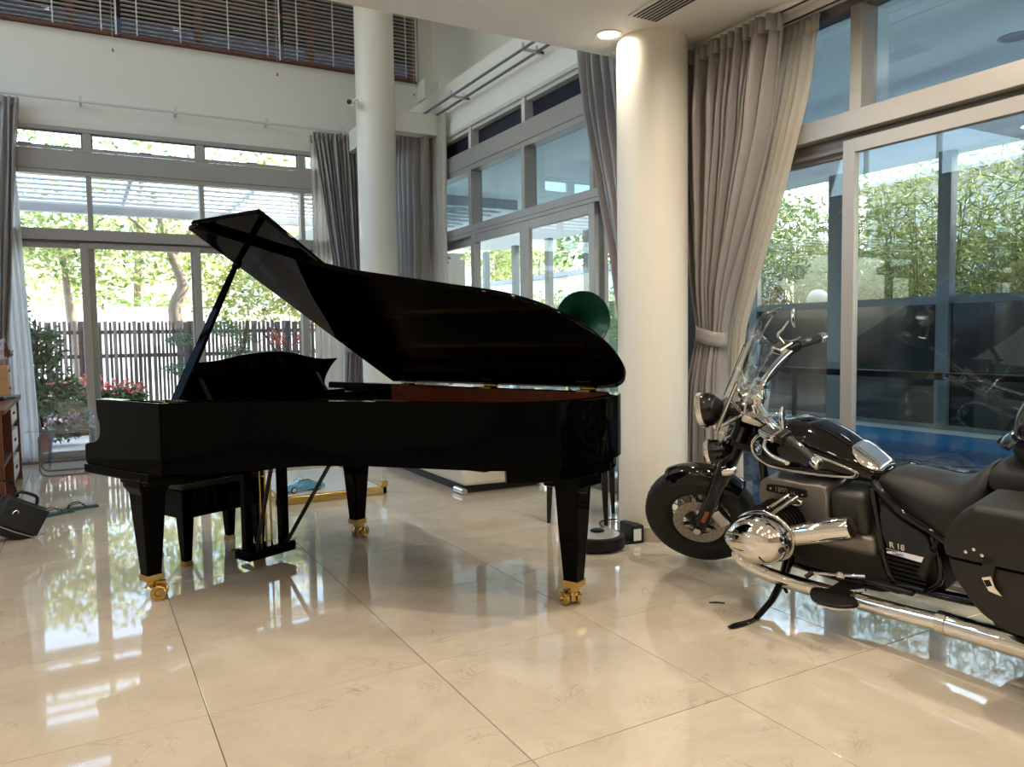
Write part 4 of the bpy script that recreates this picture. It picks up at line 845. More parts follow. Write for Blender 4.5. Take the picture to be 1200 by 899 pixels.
# bench
pb = thing('piano_bench', 'black lacquered piano bench pushed in at the keyboard end', 'bench', (.016 + .0, 4.485, 0), .43037 - pi / 2)
bx0, bx1, by0, by1 = -.29, .085, .45, 1.0
pb.location = Matrix.Rotation(.43037 - pi / 2, 3, 'Z') @ Vector(((bx0 + bx1) / 2, (by0 + by1) / 2, 0)) + Vector((.016, 4.485, 0)); hx, hy = (bx1 - bx0) / 2, (by1 - by0) / 2
MB().box(-hx, hx, -hy, hy, .43, .50).build('seat', 'leather_black', pb, bevel=.02, seg=3)
MB().box(-hx + .01, hx - .01, -hy + .01, hy - .01, .27, .43).build('apron', 'black_lacquer', pb, bevel=.004)
for sx_ in (-1, 1):
    for sy_ in (-1, 1):
        x, y = sx_ * (hx - .035), sy_ * (hy - .035); L = MB().loft([[(x + i * w, y + j * w, z) for i, j in ((-1, -1), (1, -1), (1, 1), (-1, 1))] for z, w in ((.43, .036), (.26, .034), (.03, .022))]).build('leg', 'black_lacquer', pb, bevel=.003)
        MB().box(x - .024, x + .024, y - .024, y + .024, 0, .03).build('brass_shoe', 'brass', L)

# ================================================================== SOFA, TABLES
so_ = thing('sofa', 'cream leather sofa with chrome skid feet behind the piano', 'sofa', (2.57, 5.46, 0))
sx0, sx1, sy0, sy1 = 0, .92, 0, 2.0
MB().prism([(.05, .075), (.85, .055), (.92, .30), (-.02, .33)], .03, 1.97, 'xz').build('base', 'sofa_cream', so_, bevel=.03, seg=3)
MB().box(.10, .80, .12, 1.88, .0, .07).build('plinth', 'vent_dark', so_)
for y in (.24, 1.0): MB().box(.0, .70, y, y + .74, .33, .46).build('seat_cushion', 'sofa_cream', so_, bevel=.045, seg=4)
MB().prism([(.68, .30), (.92, .30), (.98, .76), (.84, .78)], .05, 1.95, 'xz').build('backrest', 'sofa_cream', so_, bevel=.04, seg=3)
for y in (-.02, 1.76): MB().box(.0, .90, y, y + .24, .26, .58).build('armrest', 'sofa_cream', so_, bevel=.05, seg=4)
for x, y in ((.06, .05), (.06, 1.8), (.78, .05), (.78, 1.8)): MB().tube([(x, y, .028), (x + .0, y + .16, .028)], .027, 14).build('foot', 'chrome', so_, smooth=40)
# acrylic coffee table with brass base
ct = thing('coffee_table', 'clear acrylic coffee table with white shelf and gold base frame', 'table', (1.69, 6.53, 0)); cx_, cy_ = .42, .60
MB().box(-cx_ + .03, cx_ - .03, -cy_ + .03, cy_ - .03, .045, .060).build('shelf', 'table_white', ct)
for a_, b_ in (((-cx_, -cy_), (cx_, -cy_)), ((cx_, -cy_), (cx_, cy_)), ((cx_, cy_), (-cx_, cy_)), ((-cx_, cy_), (-cx_, -cy_))): MB().cbox(((a_[0] + b_[0]) / 2, (a_[1] + b_[1]) / 2, .032), (abs(a_[0] - b_[0]) / 2 + .018, abs(a_[1] - b_[1]) / 2 + .018, .030)).build('base_rail', 'brass', ct, bevel=.006)
for x in (-cx_, cx_):
    for y in (-cy_, cy_):
        MB().box(x - .028, x + .028, y - .028, y + .028, .06, .11).build('corner_cap', 'brass', ct, bevel=.006); MB().box(x - .018, x + .018, y - .018, y + .018, .10, .42).build('post', 'acrylic', ct)
MB().box(-cx_ - .03, cx_ + .03, -cy_ - .03, cy_ + .03, .42, .435).build('top', 'acrylic', ct)
# blue model car on the shelf
cr = thing('model_car', 'small blue model sports car on the coffee table shelf', 'toy car', (1.50, 6.12, .060), RAD(12))
prof = [(-.16, .022), (-.165, .05), (-.13, .062), (-.075, .070), (-.03, .095), (.03, .097), (.085, .068), (.15, .052), (.168, .035), (.165, .020)]
bd = MB(); sec = []
for y, k in ((-.062, .62), (-.055, .9), (-.03, 1.0), (.03, 1.0), (.055, .9), (.062, .62)): sec.append([(x, y, .02 + (z - .02) * (k if z > .06 else 1)) for x, z in prof])
bd.loft(sec); bd.build('body', 'car_blue', cr, smooth=50)
MB().prism([(-.062, .076), (-.028, .0965), (.028, .0985), (.075, .075)], -.046, .046, 'xz').build('windows', 'car_glass', cr)
for x in (-.10, .105):
    for s in (-1, 1): w = MB().lathe([(0, 0), (.020, .0), (.026, .004), (.026, .018), (.012, .02), (0, .02)], 18, (x, s * .047, .026), (0, s, 0)).build('wheel', 'rubber', cr, smooth=40); MB().lathe([(.017, 0), (.012, .002), (0, .002)], 14, (x, s * .0672, .026), (0, s, 0)).build('rim', 'chrome_soft', w)
MB().box(-.168, -.145, -.055, .055, .064, .07).build('spoiler', 'car_blue', cr)
# gramophone on its small black table
gt = thing('side_table', 'small black side table with tapered legs under the gramophone', 'table', (2.985, 4.38, 0), RAD(-44))
MB().box(-.21, .21, -.21, .21, .60, .63).build('top', 'black_satin', gt, bevel=.004)
ap = [(v.x, v.y) for v in spline([(-.19, .40), (-.165, .48), (-.10, .525), (.10, .525), (.165, .48), (.19, .40)], 5)]
for y in (-.195, .18): MB().prism([(-.19, .60)] + ap + [(.19, .60)], y, y + .015, 'xz').build('apron', 'black_satin', gt)
for x in (-.195, .18): MB().prism([(-.19, .60)] + ap + [(.19, .60)], x, x + .015, 'yz').build('apron', 'black_satin', gt)
for sx_ in (-1, 1):
    for sy_ in (-1, 1): x, y = sx_ * .18, sy_ * .18; MB().loft([[(x + sx_ * dx + i * w, y + j * w, z) for i, j in ((-1, -1), (1, -1), (1, 1), (-1, 1))] for z, w, dx in ((.60, .026, 0), (.30, .02, .004), (0, .012, .014))]).build('leg', 'black_satin', gt, bevel=.003)
gm = thing('gramophone', 'gramophone with a dark green flared horn beside the near column', 'gramophone', (2.985, 4.40, .63))
MB().box(-.18, .18, -.17, .17, .012, .16).build('case', 'gram_wood', gm, bevel=.008); MB().box(-.20, .20, -.19, .19, .0, .016).build('plinth', 'gram_wood', gm, bevel=.005); MB().lathe([(.13, 0), (.13, .012), (0, .014)], 32, (0, 0, .165)).build('turntable', 'felt_dark', gm, smooth=40)
MB().tube(spline([(.0, .15, .16), (.02, .17, .28), (.06, .24, .36), (.10, .26, .46)], 6), .017, 10).build('horn_elbow', 'brass', gm, smooth=60)
hc = Vector((-.085, -.175, .735)); ax_ = Vector((-.30, -.95, -.02)).normalized(); hs = Vector((.10, .26, .46)); HL = [(0, .014), (.3, .019), (.5, .026), (.65, .038), (.78, .060), (.88, .095), (.95, .138), (1.0, .182)]
cen = bz(hs, hs + Vector((-.01, -.02, .20)), hc - ax_ * .26, hc, 14); hn = MB(); secs = []
for i, p in enumerate(cen):
    t = i / 14; d_ = (cen[min(i + 1, 14)] - cen[max(i - 1, 0)]).normalized(); d_ = ax_ if i > 12 else d_; x, y, _ = frame_of(d_); rr_ = interp(t, HL); secs.append([p + (x * cos(2 * pi * k / 40) + y * sin(2 * pi * k / 40)) * rr_ for k in range(40)])
x, y, _ = frame_of(ax_); secs.append([hc + ax_ * .008 + (x * cos(2 * pi * k / 40) + y * sin(2 * pi * k / 40)) * .187 for k in range(40)])
hn.loft(secs, caps=False); hn.build('horn', 'horn_green', gm, smooth=60, solid=.004)
MB().tube([(.20, 0, .09), (.24, 0, .09), (.24, 0, .03), (.28, 0, .03)], .007, 8).build('crank', 'brass', gm)

# robot vacuum and dock at the foot of the column
rv = thing('robot_vacuum', 'round black robot vacuum with grey top parked by the near column', 'robot vacuum', (2.64, 3.725, 0))
MB().lathe([(.155, .008), (.17, .018), (.172, .06), (.168, .078), (.15, .084), (.0, .084)], 48).build('body', 'bike_matte', rv, smooth=35); MB().lathe([(.14, .0842), (.138, .0865), (0, .087)], 48).build('top_plate', 'vac_top', rv, smooth=35)
MB().lathe([(.042, .086), (.042, .096), (.034, .100), (0, .100)], 28, (.03, .03, 0)).build('turret', 'bike_matte', rv, smooth=35); MB().lathe([(.004, 0), (.004, .003), (0, .003)], 10, (-.06, -.155, .05), (-.36, -.93, 0)).build('button', 'white_plastic', rv)
for s in (-1, 1): MB().lathe([(.03, -.01), (.03, .01)], 16, (s * .11, 0, .03), (1, 0, 0)).build('wheel', 'rubber', rv)
dk = thing('charging_dock', 'small black charging dock against the near column', 'dock', (2.905, 3.74, 0), RAD(-8)); MB().box(-.03, .05, -.085, .085, .0, .11).build('housing', 'bike_matte', dk, bevel=.012, seg=3); MB().box(-.075, -.03, -.08, .08, 0, .014).build('foot_plate', 'bike_matte', dk, bevel=.004); MB().cbox((.0, -.0875, .055), (.025, .003, .035)).build('front_panel', 'white_plastic', dk)
tag(MB().tube(spline([(2.96, 3.80, .008), (2.93, 4.02, .008), (3.02, 4.2, .01), (3.25, 4.18, .01), (3.45, 4.3, .01)], 8), .005, 6).build('power_cable', 'flop_black', smooth=60), 'thin black cable running from the dock to the wall', 'cable')

# ================================================================== LEFT EDGE: DESK AND FRIENDS
dsk = thing('writing_desk', 'dark red-brown wooden desk with open shelves at the sheer curtain', 'desk', (-.80, 7.55, 0)); 
X0, X1, Y0, Y1 = -.38, .31, -.92, .95
MB().box(X0, X1, Y0, Y1, .745, .785).build('top', 'desk_wood', dsk, bevel=.004)
for y in (Y0, Y1 - .04): MB().box(X0, X1 - .02, y, y + .04, 0, .745).build('side_panel', 'desk_wood', dsk, bevel=.003)
MB().box(X0, X1 - .02, -.05, -.01, 0, .745).build('divider', 'desk_wood', dsk); MB().box(X0, X0 + .02, Y0, Y1, .05, .745).build('back_panel', 'desk_wood', dsk)
for z in (.06, .30, .54): MB().box(X0 + .02, X1 - .04, -.01, Y1 - .04, z, z + .025).build('shelf', 'desk_wood', dsk)
for z, c in ((.09, 'white_plastic'), (.33, 'white_plastic'), (.565, 'paper')): 
    dr = MB().box(X1 - .30, X1 - .035, .03, Y1 - .08, z, z + .17).build('drawer', c, dsk, bevel=.006); MB().box(X1 - .034, X1 - .025, .40, .52, z + .08, z + .10).build('pull', 'vent_dark', dr)
MB().box(X0 + .02, X1 - .03, Y0 + .04, -.05, .34, .37).build('shelf', 'desk_wood', dsk)
lap = thing('laptop', 'closed grey laptop lying on the desk', 'laptop', (-.66, 7.95, .785), RAD(4)); MB().box(-.17, .17, -.13, .13, .002, .012).build('base', 'laptop_grey', lap, bevel=.003); MB().box(-.17, .17, -.13, .13, .013, .022).build('screen_lid', 'laptop_grey', lap, bevel=.003)
mg = thing('mouse', 'black computer mouse on the desk beside the laptop', 'mouse', (-.58, 7.70, .785)); MB().ell((0, 0, .016), (.032, .055, .018)).build('shell', 'bike_matte', mg, smooth=180); MB().box(-.002, .002, .01, .04, .030, .036).build('wheel', 'vent_dark', mg)
nb = thing('notebook', 'white notebook on the open lower shelf of the desk', 'notebook', (-.68, 7.10, .37)); MB().box(-.10, .10, -.14, .14, 0, .02).build('pages', 'paper', nb); MB().box(-.102, .102, -.142, .142, .02, .023).build('cover', 'white_plastic', nb)
wbx = thing('drawer_box', 'light wooden drawer chest standing on the desk end', 'drawer chest', (-.76, 8.30, .785)); MB().box(-.22, .20, -.13, .16, 0, .28).build('case', 'box_wood', wbx, bevel=.005)
for z in (.012, .17): dr = MB().box(-.20, .18, -.137, -.130, z, z + (.15 if z < .1 else .10)).build('drawer', 'box_wood', wbx, bevel=.002); MB().box(.202, .212, -.05, .05, z + .05, z + .07).build('pull', 'amber', dr)
bq = thing('bouquet', 'dried pink flower bouquet in lilac wrap on the wooden chest', 'bouquet', (-.74, 8.30, 1.072))
wr_ = MB(); secs = []
for i in range(9):
    t = i / 8; secs.append([Vector((-.20 + .36 * t, .0, .07 + .05 * t)) + Vector((0, cos(a) * (.03 + .10 * t), sin(a) * (.03 + .075 * t))) * (1 + .18 * t * sin(7 * a)) for a in [2 * pi * k / 42 for k in range(42)]])
wr_.loft(secs, caps=False); wr_.build('wrap', 'lilac_paper', bq, smooth=180, solid=.002)
leaf_obj('flowers', blobs([((-.64, 8.28, 1.21), (.085, .09, .06)), ((-.58, 8.28, 1.17), (.06, .07, .045)), ((-.70, 8.3, 1.25), (.07, .08, .04))], 900, .3), .022, 'petal_red', bq, aspect=1.2, origin=(-.74, 8.30, 1.065)).data.materials[0] = MATS['dried_flower']
MB().tube([(-.34, 0, .05), (-.19, 0, .07)], [.012, .02], 8).build('stems', 'bark', bq)
# black shoulder bag slumped on the floor
bg_ = thing('shoulder_bag', 'black soft briefcase leaning on the desk foot', 'bag', (-.40, 5.90, 0), RAD(20)); R_ = Matrix.Rotation(RAD(-33), 4, 'X') @ Matrix.Rotation(RAD(28), 4, 'Y')
T_ = Matrix.Translation((0, 0, .125)) @ Matrix.Rotation(RAD(30), 4, 'Y')
bb = MB(T_); secs = []
for z, w, d_ in ((-.125, .15, .05), (-.115, .165, .068), (0, .17, .078), (.10, .16, .066), (.125, .15, .045)): secs.append([(cos(a) * w * (abs(cos(a)) ** -.45 if abs(cos(a)) > .05 else 1) * .86, sin(a) * d_, z) for a in [2 * pi * k / 36 for k in range(36)]])
bb.loft(secs); bb.build('body', 'bag_black', bg_, smooth=60)
fl_ = MB(T_); fl_.box(-.13, .13, -.092, -.080, -.06, .11); fl_.build('flap', 'bag_black', bg_, bevel=.006); zp = MB(T_); zp.tube([(-.13, -.086, -.07), (0, -.094, -.075), (.13, -.086, -.07)], .0035, 6); zp.build('zip', 'chrome_soft', bg_)
hl = MB(T_); hl.tube(spline([(-.09, -.02, .12), (-.07, -.03, .165), (.03, -.03, .17), (.06, -.02, .12)], 6), .011, 8); hl.build('handle', 'bag_black', bg_, smooth=60)
st_ = MB(T_); st_.tube(spline([(-.15, 0, .1), (-.20, .02, .17), (-.13, .04, .20), (-.05, .03, .13)], 6), .012, 8, flat=.4); st_.build('strap', 'bag_black', bg_, smooth=60)
lg_ = MB(T_); lg_.tube([Vector((-.055 + .016 * cos(a), -.0945, .03 + .022 * sin(a))) for a in np.linspace(.4, 3.5, 8)], .003, 6); lg_.build('clasp', 'chrome_soft', bg_)
# flip-flops
def flop(loc, rz, mirror, label):
    t = thing('flip_flop', label, 'sandal', loc, rz); o_ = [(v.x, v.y) for v in spline([(-.13, 0), (-.115, .033), (-.03, .034), (.06, .047), (.12, .035), (.135, 0), (.12, -.035), (.06, -.045), (-.03, -.032), (-.115, -.033)], 4, closed=True)]
    MB().prism(o_, 0, .012).build('sole', 'flop_green', t, bevel=.003); MB().prism([(x * .96, y * .93) for x, y in o_], .0122, .018).build('footbed', 'flop_black', t, bevel=.002)
    for s in (-1, 1): MB().tube(spline([(.085, 0, .018), (.06, s * .022, .045), (.0, s * .040, .052), (-.035, s * .034, .018)], 6), .0065, 8, flat=.5).build('strap', 'flop_black', t, smooth=60)
flop((-.20, 6.535, 0), RAD(205), 1, 'green and black flip-flop lying next to the bag'); flop((-.045, 6.66, 0), RAD(195), -1, 'green and black flip-flop further from the bag')
# acrylic side table and ghost chair in front of the glass
at = thing('acrylic_table', 'clear rounded acrylic table in front of the garden door', 'table', (-.14, 8.58, 0))
lp = [(x, z) for x, z in ((-.20, .0), (.20, .0))]
def rrect(hw, z0, z1, r_, n=6):
    out = []
    for cx, cz, a0 in ((hw - r_, z0 + r_, -pi / 2), (hw - r_, z1 - r_, 0), (-hw + r_, z1 - r_, pi / 2), (-hw + r_, z0 + r_, pi)):
        for k in range(n + 1): a = a0 + pi / 2 * k / n; out.append((cx + r_ * cos(a), cz + r_ * sin(a)))
    return out
for y in (-.17, .17): MB().tube([(x, y, z) for x, z in rrect(.225, .010, .42, .07)], .009, 8, closed=True).build('loop_frame', 'frame_dark', at, smooth=60)
MB().box(-.33, .40, -.20, .20, .432, .444).build('top', 'acrylic', at)
def ghost(loc, rz, label, m):
    t = thing('ghost_chair', label, 'chair', loc, rz); MB().loft([[(x, y, .36 + dz) for x, y in ((-.21, -.21), (.21, -.21), (.21, .21), (-.21, .21))] for dz in (0, .018)]).build('seat', m, t, bevel=.006)
    for sx_ in (-1, 1):
        for sy_ in (-1, 1): MB().loft([[(sx_ * (.185 + q) + i * .016, sy_ * (.18 + q) + j * .016, z) for i, j in ((-1, -1), (1, -1), (1, 1), (-1, 1))] for z, q in ((0, .02), (.36, 0))]).build('leg', m, t, bevel=.003)
    ov = [(.17 * cos(a), .50 + .165 * sin(a)) for a in np.linspace(-.55, pi + .55, 26)]
    MB().prism(ov, .195, .205, 'xz').build('backrest', m, t); MB().tube([(x, .20, z) for x, z in ov], .009, 6).build('back_rim', 'acrylic_blue', t, smooth=60)
    for s in (-1, 1): MB().tube(spline([(s * .17, .19, .52), (s * .205, .0, .51), (s * .19, -.15, .49), (s * .185, -.18, .375)], 5), .012, 8).build('arm', m, t, smooth=60)
ghost((-.10, 9.06, 0), RAD(0), 'transparent acrylic chair with oval back behind the clear table', 'acrylic_blue')
# ================================================================== MOTORCYCLE (local: x forward, y left, z up)
mo = thing('motorcycle', 'black and chrome cruiser motorcycle leaning on its side stand', 'motorcycle', (3.12087, 1.39559, .004)); mo.rotation_euler = (-RAD(11), 0, RAD(95))
sax = Vector((-.540, 0, .841)).normalized(); sp0 = Vector((1.284, 0, .93))
FS = Matrix.Translation(sp0) @ Matrix.Rotation(RAD(35), 4, sax) @ Matrix.Translation(-sp0)
F = lambda: MB(FS)
WR = .30
def wheel(T, c, w, name, left_disc):
    c = Vector(c); ty = MB(T); hr = .072; prof = []
    for k in range(20):
        a = 2 * pi * k / 20; ca, sa = cos(a), sin(a); prof.append((WR - hr + hr * (abs(ca) ** .75) * (1 if ca > 0 else -1), w / 2 * (abs(sa) ** .7) * (1 if sa > 0 else -1)))
    ty.lathe(prof, 56, c, (0, 1, 0), close=True); tyre = ty.build(name, 'rubber', mo, smooth=60)
    gr = MB(T)
    for k in range(44):
        a = 2 * pi * k / 44
        for s in (-1, 1):
            p = [c + Vector((cos(a + .05 * j) * (WR + .0006 - .004 * j * j), s * (.008 + .016 * j), sin(a + .05 * j) * (WR + .0006 - .004 * j * j))) for j in range(3)]; gr.tube(p, .0022, 4)
    tag(gr.build('tread', 'bike_matte', tyre), kind='stuff')
    rm = MB(T); rm.lathe([(WR - .112, -w * .36), (WR - .13, -w * .30), (WR - .125, -w * .1), (WR - .125, w * .1), (WR - .13, w * .30), (WR - .112, w * .36), (WR - .122, w * .30), (WR - .140, w * .1), (WR - .140, -w * .1), (WR - .122, -w * .30)], 48, c, (0, 1, 0), close=True); rm.build('rim', 'bike_matte', tyre, smooth=50)
    hb_ = MB(T); hb_.lathe([(.0, -.075), (.032, -.075), (.036, -.05), (.026, -.03), (.026, .03), (.036, .05), (.032, .075), (0, .075)], 24, c, (0, 1, 0)); hb_.build('hub', 'chrome_soft', tyre, smooth=40)
    sk = MB(T)
    for k in range(36):
        a = 2 * pi * k / 36; a2 = a + (.38 if (k // 2) % 2 else -.38); s = -1 if k % 2 else 1; sk.tube([c + Vector((.034 * cos(a), s * .045, .034 * sin(a))), c + Vector(((WR - .136) * cos(a2), s * .01, (WR - .136) * sin(a2)))], .0022, 5)
    tag(sk.build('spokes', 'chrome', tyre), kind='stuff')
    for s in ((1, -1) if left_disc else (-1,)):
        ds = MB(T); ds.lathe([(.082, s * .066), (.138, s * .066), (.138, s * .071), (.082, s * .071)], 44, c, (0, 1, 0), close=True); dd = ds.build('brake_disc', 'disc_steel', tyre, smooth=40)
        ho = MB(T)
        for k in range(18):
            for q in (0, 1): a = 2 * pi * (k + .5 * q) / 18; ho.lathe([(.0035, 0), (0, .0)], 8, c + Vector(((.10 + .022 * q) * cos(a), s * .0712, (.10 + .022 * q) * sin(a))), (0, s, 0))
        tag(ho.build('drilling', 'vent_dark', dd), kind='stuff'); cr_ = MB(T)
        for k in range(5): a = 2 * pi * k / 5; cr_.cbox(c + Vector((.06 * cos(a), s * .068, .06 * sin(a))), (.032, .003, .010), Matrix.Rotation(-a, 3, 'Y'))
        cr_.lathe([(.045, s * .06), (.045, s * .074), (.02, s * .078), (0, s * .078)], 20, c, (0, 1, 0)); cr_.build('disc_carrier', 'bike_matte', dd, smooth=40)
    return tyre
FC = Vector((1.731, 0, WR)); wheel(FS, FC, .13, 'front_wheel', True); wheel(None, (0, 0, WR), .17, 'rear_wheel', False)
# fenders: half pipe over the tyre
def fender(T, c, r, hw, a0, a1, name):
    secs = []; n = 22
    for i in range(n + 1):
        a = RAD(a0 + (a1 - a0) * i / n); tp = min(1, .55 + 1.6 * min(i, n - i) / n); row = []
        for k in range(11):
            b = -1 + 2 * k / 10; rr = r - .075 * tp * abs(b) ** 2.6; row.append(Vector(c) + Vector((rr * cos(a), hw * (1 - .12 * (1 - tp)) * (abs(b) ** .8) * (1 if b > 0 else -1), rr * sin(a))))
        secs.append(row)
    mb = MB(T); mb.loft(secs, ring=False, caps=False); return mb.build(name, 'bike_black', mo, smooth=60, solid=.006)
fender(FS, FC, WR + .020, .082, 70, 150, 'front_fender'); fender(None, (0, 0, WR), WR + .03, .115, 8, 175, 'rear_fender')
# fork, yokes, brakes
for s in (-1, 1):
    y = s * .105; lo = Vector((1.731, y, .285)); hi = Vector((1.731 - .642 * .62, y, .905)); mid = lo.lerp(hi, .48)
    m = F(); m.tube([lo - (hi - lo).normalized() * .02, lo.lerp(hi, .06), mid], [.026, .036, .038], 18); L = m.build('fork_slider', 'bike_black', mo, smooth=50)
    m = F(); m.tube([mid, hi], [.043, .043], 18); m.build('fork_cover', 'bike_black', mo, smooth=50)
    m = F(); q = lo.lerp(hi, .17) + Vector((.0, s * .036, 0)); m.cbox(q, (.011, .006, .040), Matrix.Rotation(-RAD(32.7), 3, 'Y')); m.build('reflector', 'amber', L, bevel=.004)
    m = F(); m.lathe([(.020, 0), (.020, .012), (.010, .014), (0, .010)], 16, lo + Vector((0, s * .03, .015)), (0, s, 0)); m.build('axle_bolt', 'chrome', L, smooth=40)
    m = F(); cq = FC + Vector((-.125, s * .075, .035)); m.cbox(cq, (.03, .026, .055), Matrix.Rotation(RAD(20), 3, 'Y')); m.build('brake_caliper', 'chrome_soft', mo, bevel=.010, seg=3)
    m = F(); m.tube(spline([cq + Vector((0, 0, .05)), cq + Vector((-.06, s * -.01, .16)), cq + Vector((-.09, s * -.02, .32)), Vector((1.36, s * .05, .90))], 6), .006, 6); m.build('brake_hose', 'bike_matte', mo, smooth=60)
for z, w in ((.80, .15), (.93, .15)): m = F(); cx = 1.731 - .642 * (z - .285); m.cbox((cx - .03, 0, z), (.055, w, .018), Matrix.Rotation(-RAD(32.7), 3, 'Y')); m.build('fork_yoke', 'bike_matte' if z < .9 else 'chrome_soft', mo, bevel=.008)
# headlamp, auxiliary lamps
m = F(); m.lathe([(0, -.06), (.035, -.055), (.068, -.03), (.082, .0), (.084, .03)], 28, (1.50, 0, .945), (1, 0, 0)); hd_ = m.build('headlamp', 'bike_black', mo, smooth=50)
m = F(); m.lathe([(.084, .03), (.090, .032), (.090, .055), (.080, .062)], 28, (1.50, 0, .945), (1, 0, 0)); m.build('bezel', 'chrome', hd_, smooth=40); m = F(); m.lathe([(.080, .058), (.055, .066), (0, .070)], 28, (1.50, 0, .945), (1, 0, 0)); m.build('lens', 'glass_lens' if 'glass_lens' in MATS else 'vac_top', hd_, smooth=50)
m = F(); m.tube([(1.36, 0, .93), (1.42, 0, .94)], .03, 12); m.build('lamp_bracket', 'bike_matte', hd_)
for s in (-1, 1):
    o_ = Vector((1.50, s * .155, .80)); m = F(); m.lathe([(0, -.075), (.03, -.065), (.052, -.03), (.058, .005), (.058, .02)], 24, o_, (1, 0, 0)); al = m.build('auxiliary_lamp', 'bike_black', mo, smooth=50)
    m = F(); m.lathe([(.058, .018), (.062, .02), (.062, .036), (.050, .046), (0, .052)], 24, o_, (1, 0, 0)); m.build('bezel', 'chrome', al, smooth=40); m = F(); m.tube([o_ + Vector((-.03, 0, .05)), (1.42, s * .11, .84)], .012, 8); m.build('lamp_stay', 'chrome', al)
    m = F(); m.lathe([(0, -.05), (.02, -.04), (.026, 0), (.022, .02), (0, .026)], 16, (1.47, s * .175, .69), (1, 0, 0)); m.build('indicator', 'chrome', mo, smooth=50)
# windshield
ws = F(); rows = []
for i in range(15):
    v = i / 14; z = .865 + .50 * v; hw = (.13 + .10 * min(1, v * 3.2) - .22 * max(0, v - .6) ** 2); rows.append([(1.515 - .335 * v - .085 * u * u, hw * u, z - .05 * u * u * max(0, v - .55) ** 2 * 4) for u in np.linspace(-1, 1, 17)])
ws.loft(rows, ring=False, caps=False); wsd = ws.build('windshield', 'shield', mo, smooth=180, solid=.004)
for s in (-1, 1):
    for z0, x0 in ((.93, 1.455), (1.08, 1.355)): m = F(); m.tube([(x0, s * .16, z0), (1.33, s * .12, .965)], .007, 8); m.build('shield_stay', 'chrome', wsd)
    m = F(); m.tube([(1.46, s * .165, .92), (1.30, s * .175, 1.17)], .010, 8); m.build('shield_strip', 'chrome', wsd, smooth=60)
# handlebar
hbar_p = [(1.0, .535, .952), (1.06, .46, .985), (1.10, .42, .992), (1.17, .30, 1.0), (1.235, .15, .995), (1.255, .06, .985)]
fullp = hbar_p + [(x, -y, z) for x, y, z in reversed(hbar_p)]; m = F(); m.tube(spline(fullp, 5), .0145, 12); m.build('handlebar', 'chrome', mo, smooth=60)
for s in (-1, 1):
    m = F(); m.tube([(1.262, s * .06, .93), (1.257, s * .06, .995)], .022, 14); m.build('bar_riser', 'chrome', mo, smooth=40); m = F(); m.cbox((1.255, s * .06, .995), (.024, .022, .020)); m.build('bar_clamp', 'chrome', mo, bevel=.006)
    g0, g1 = Vector((1.098, s * .423, .992)), Vector((1.006, s * .530, .955)); gd = (g1 - g0).normalized(); m = F(); m.tube([g0, g0.lerp(g1, .1), g1], [.024, .0215, .0215], 16); gp = m.build('grip', 'leather_black', mo, smooth=40)
    m = F(); m.tube([g1, g1 + gd * .008, g1 + gd * .035, g1 + gd * .04], [.021, .024, .023, .016], 16); m.build('bar_end', 'chrome', gp, smooth=40)
    c0 = Vector((1.125, s * .395, .998)); m = F(); m.cbox(c0, (.030, .028, .022), Matrix.Rotation(s * .85, 3, 'Z')); m.build('switch_block', 'bike_matte', mo, bevel=.006)
    m = F(); m.cbox(c0 + Vector((.045, -s * .01, .018)), (.034, .046, .018), Matrix.Rotation(s * .75, 3, 'Z')); rs_ = m.build('fluid_reservoir', 'chrome', mo, bevel=.008, seg=3); m = F(); m.cbox(c0 + Vector((.045, -s * .01, .037)), (.022, .034, .002), Matrix.Rotation(s * .75, 3, 'Z')); m.build('reservoir_lid', 'engine_dark', rs_)
    lv = [c0 + Vector((.07, s * .0, .0)), c0 + Vector((.075, s * .05, -.012)), c0 + Vector((.045, s * .10, -.02)), c0 + Vector((-.015, s * .145, -.03)), c0 + Vector((-.02, s * .155, -.03))]; m = F(); m.tube(spline(lv, 5), [.009] * 20 + [.012], 10, flat=.7); m.build('lever', 'chrome_soft', mo, smooth=60)
    mb0 = c0 + Vector((.03, -s * .01, .03)); mt = Vector((1.115, s * .425, 1.135)); m = F(); m.tube(spline([mb0, mb0 + Vector((.02, s * .0, .06)), Vector((1.145, s * .40, 1.11)), mt], 5), .0065, 8); m.build('mirror_stem', 'chrome', mo, smooth=60)
    m = F(); mc = Vector((1.09, s * .46, 1.13)); m.lathe([(0, .016), (.035, .013), (.050, .004), (.052, -.004), (.048, -.006)], 28, mc, (.93, 0, .12)); mm_ = m.build('mirror', 'chrome', mo, smooth=50); m = F(); m.lathe([(.047, -.0045), (0, -.0045)], 28, mc, (.93, 0, .12)); m.build('mirror_glass', 'chrome', mm_)
m = F(); m.tube([(1.27, .13, .97), (1.27, .13, 1.01)], .008); m.lathe([(.0, 0), (.055, .004), (.058, .03), (.05, .036), (0, .036)], 28, (1.31, 0, .985), (-.45, 0, .9)); m.build('instrument', 'chrome', mo, smooth=40)
for s in (-1, 1): m = F(); m.tube(spline([(1.11, s * .40, .985), (1.18, s * .28, .955), (1.30, s * .10, .93), (1.33, s * .04, .80)], 6), .006, 6); m.build('cable', 'bike_matte', mo, smooth=60)
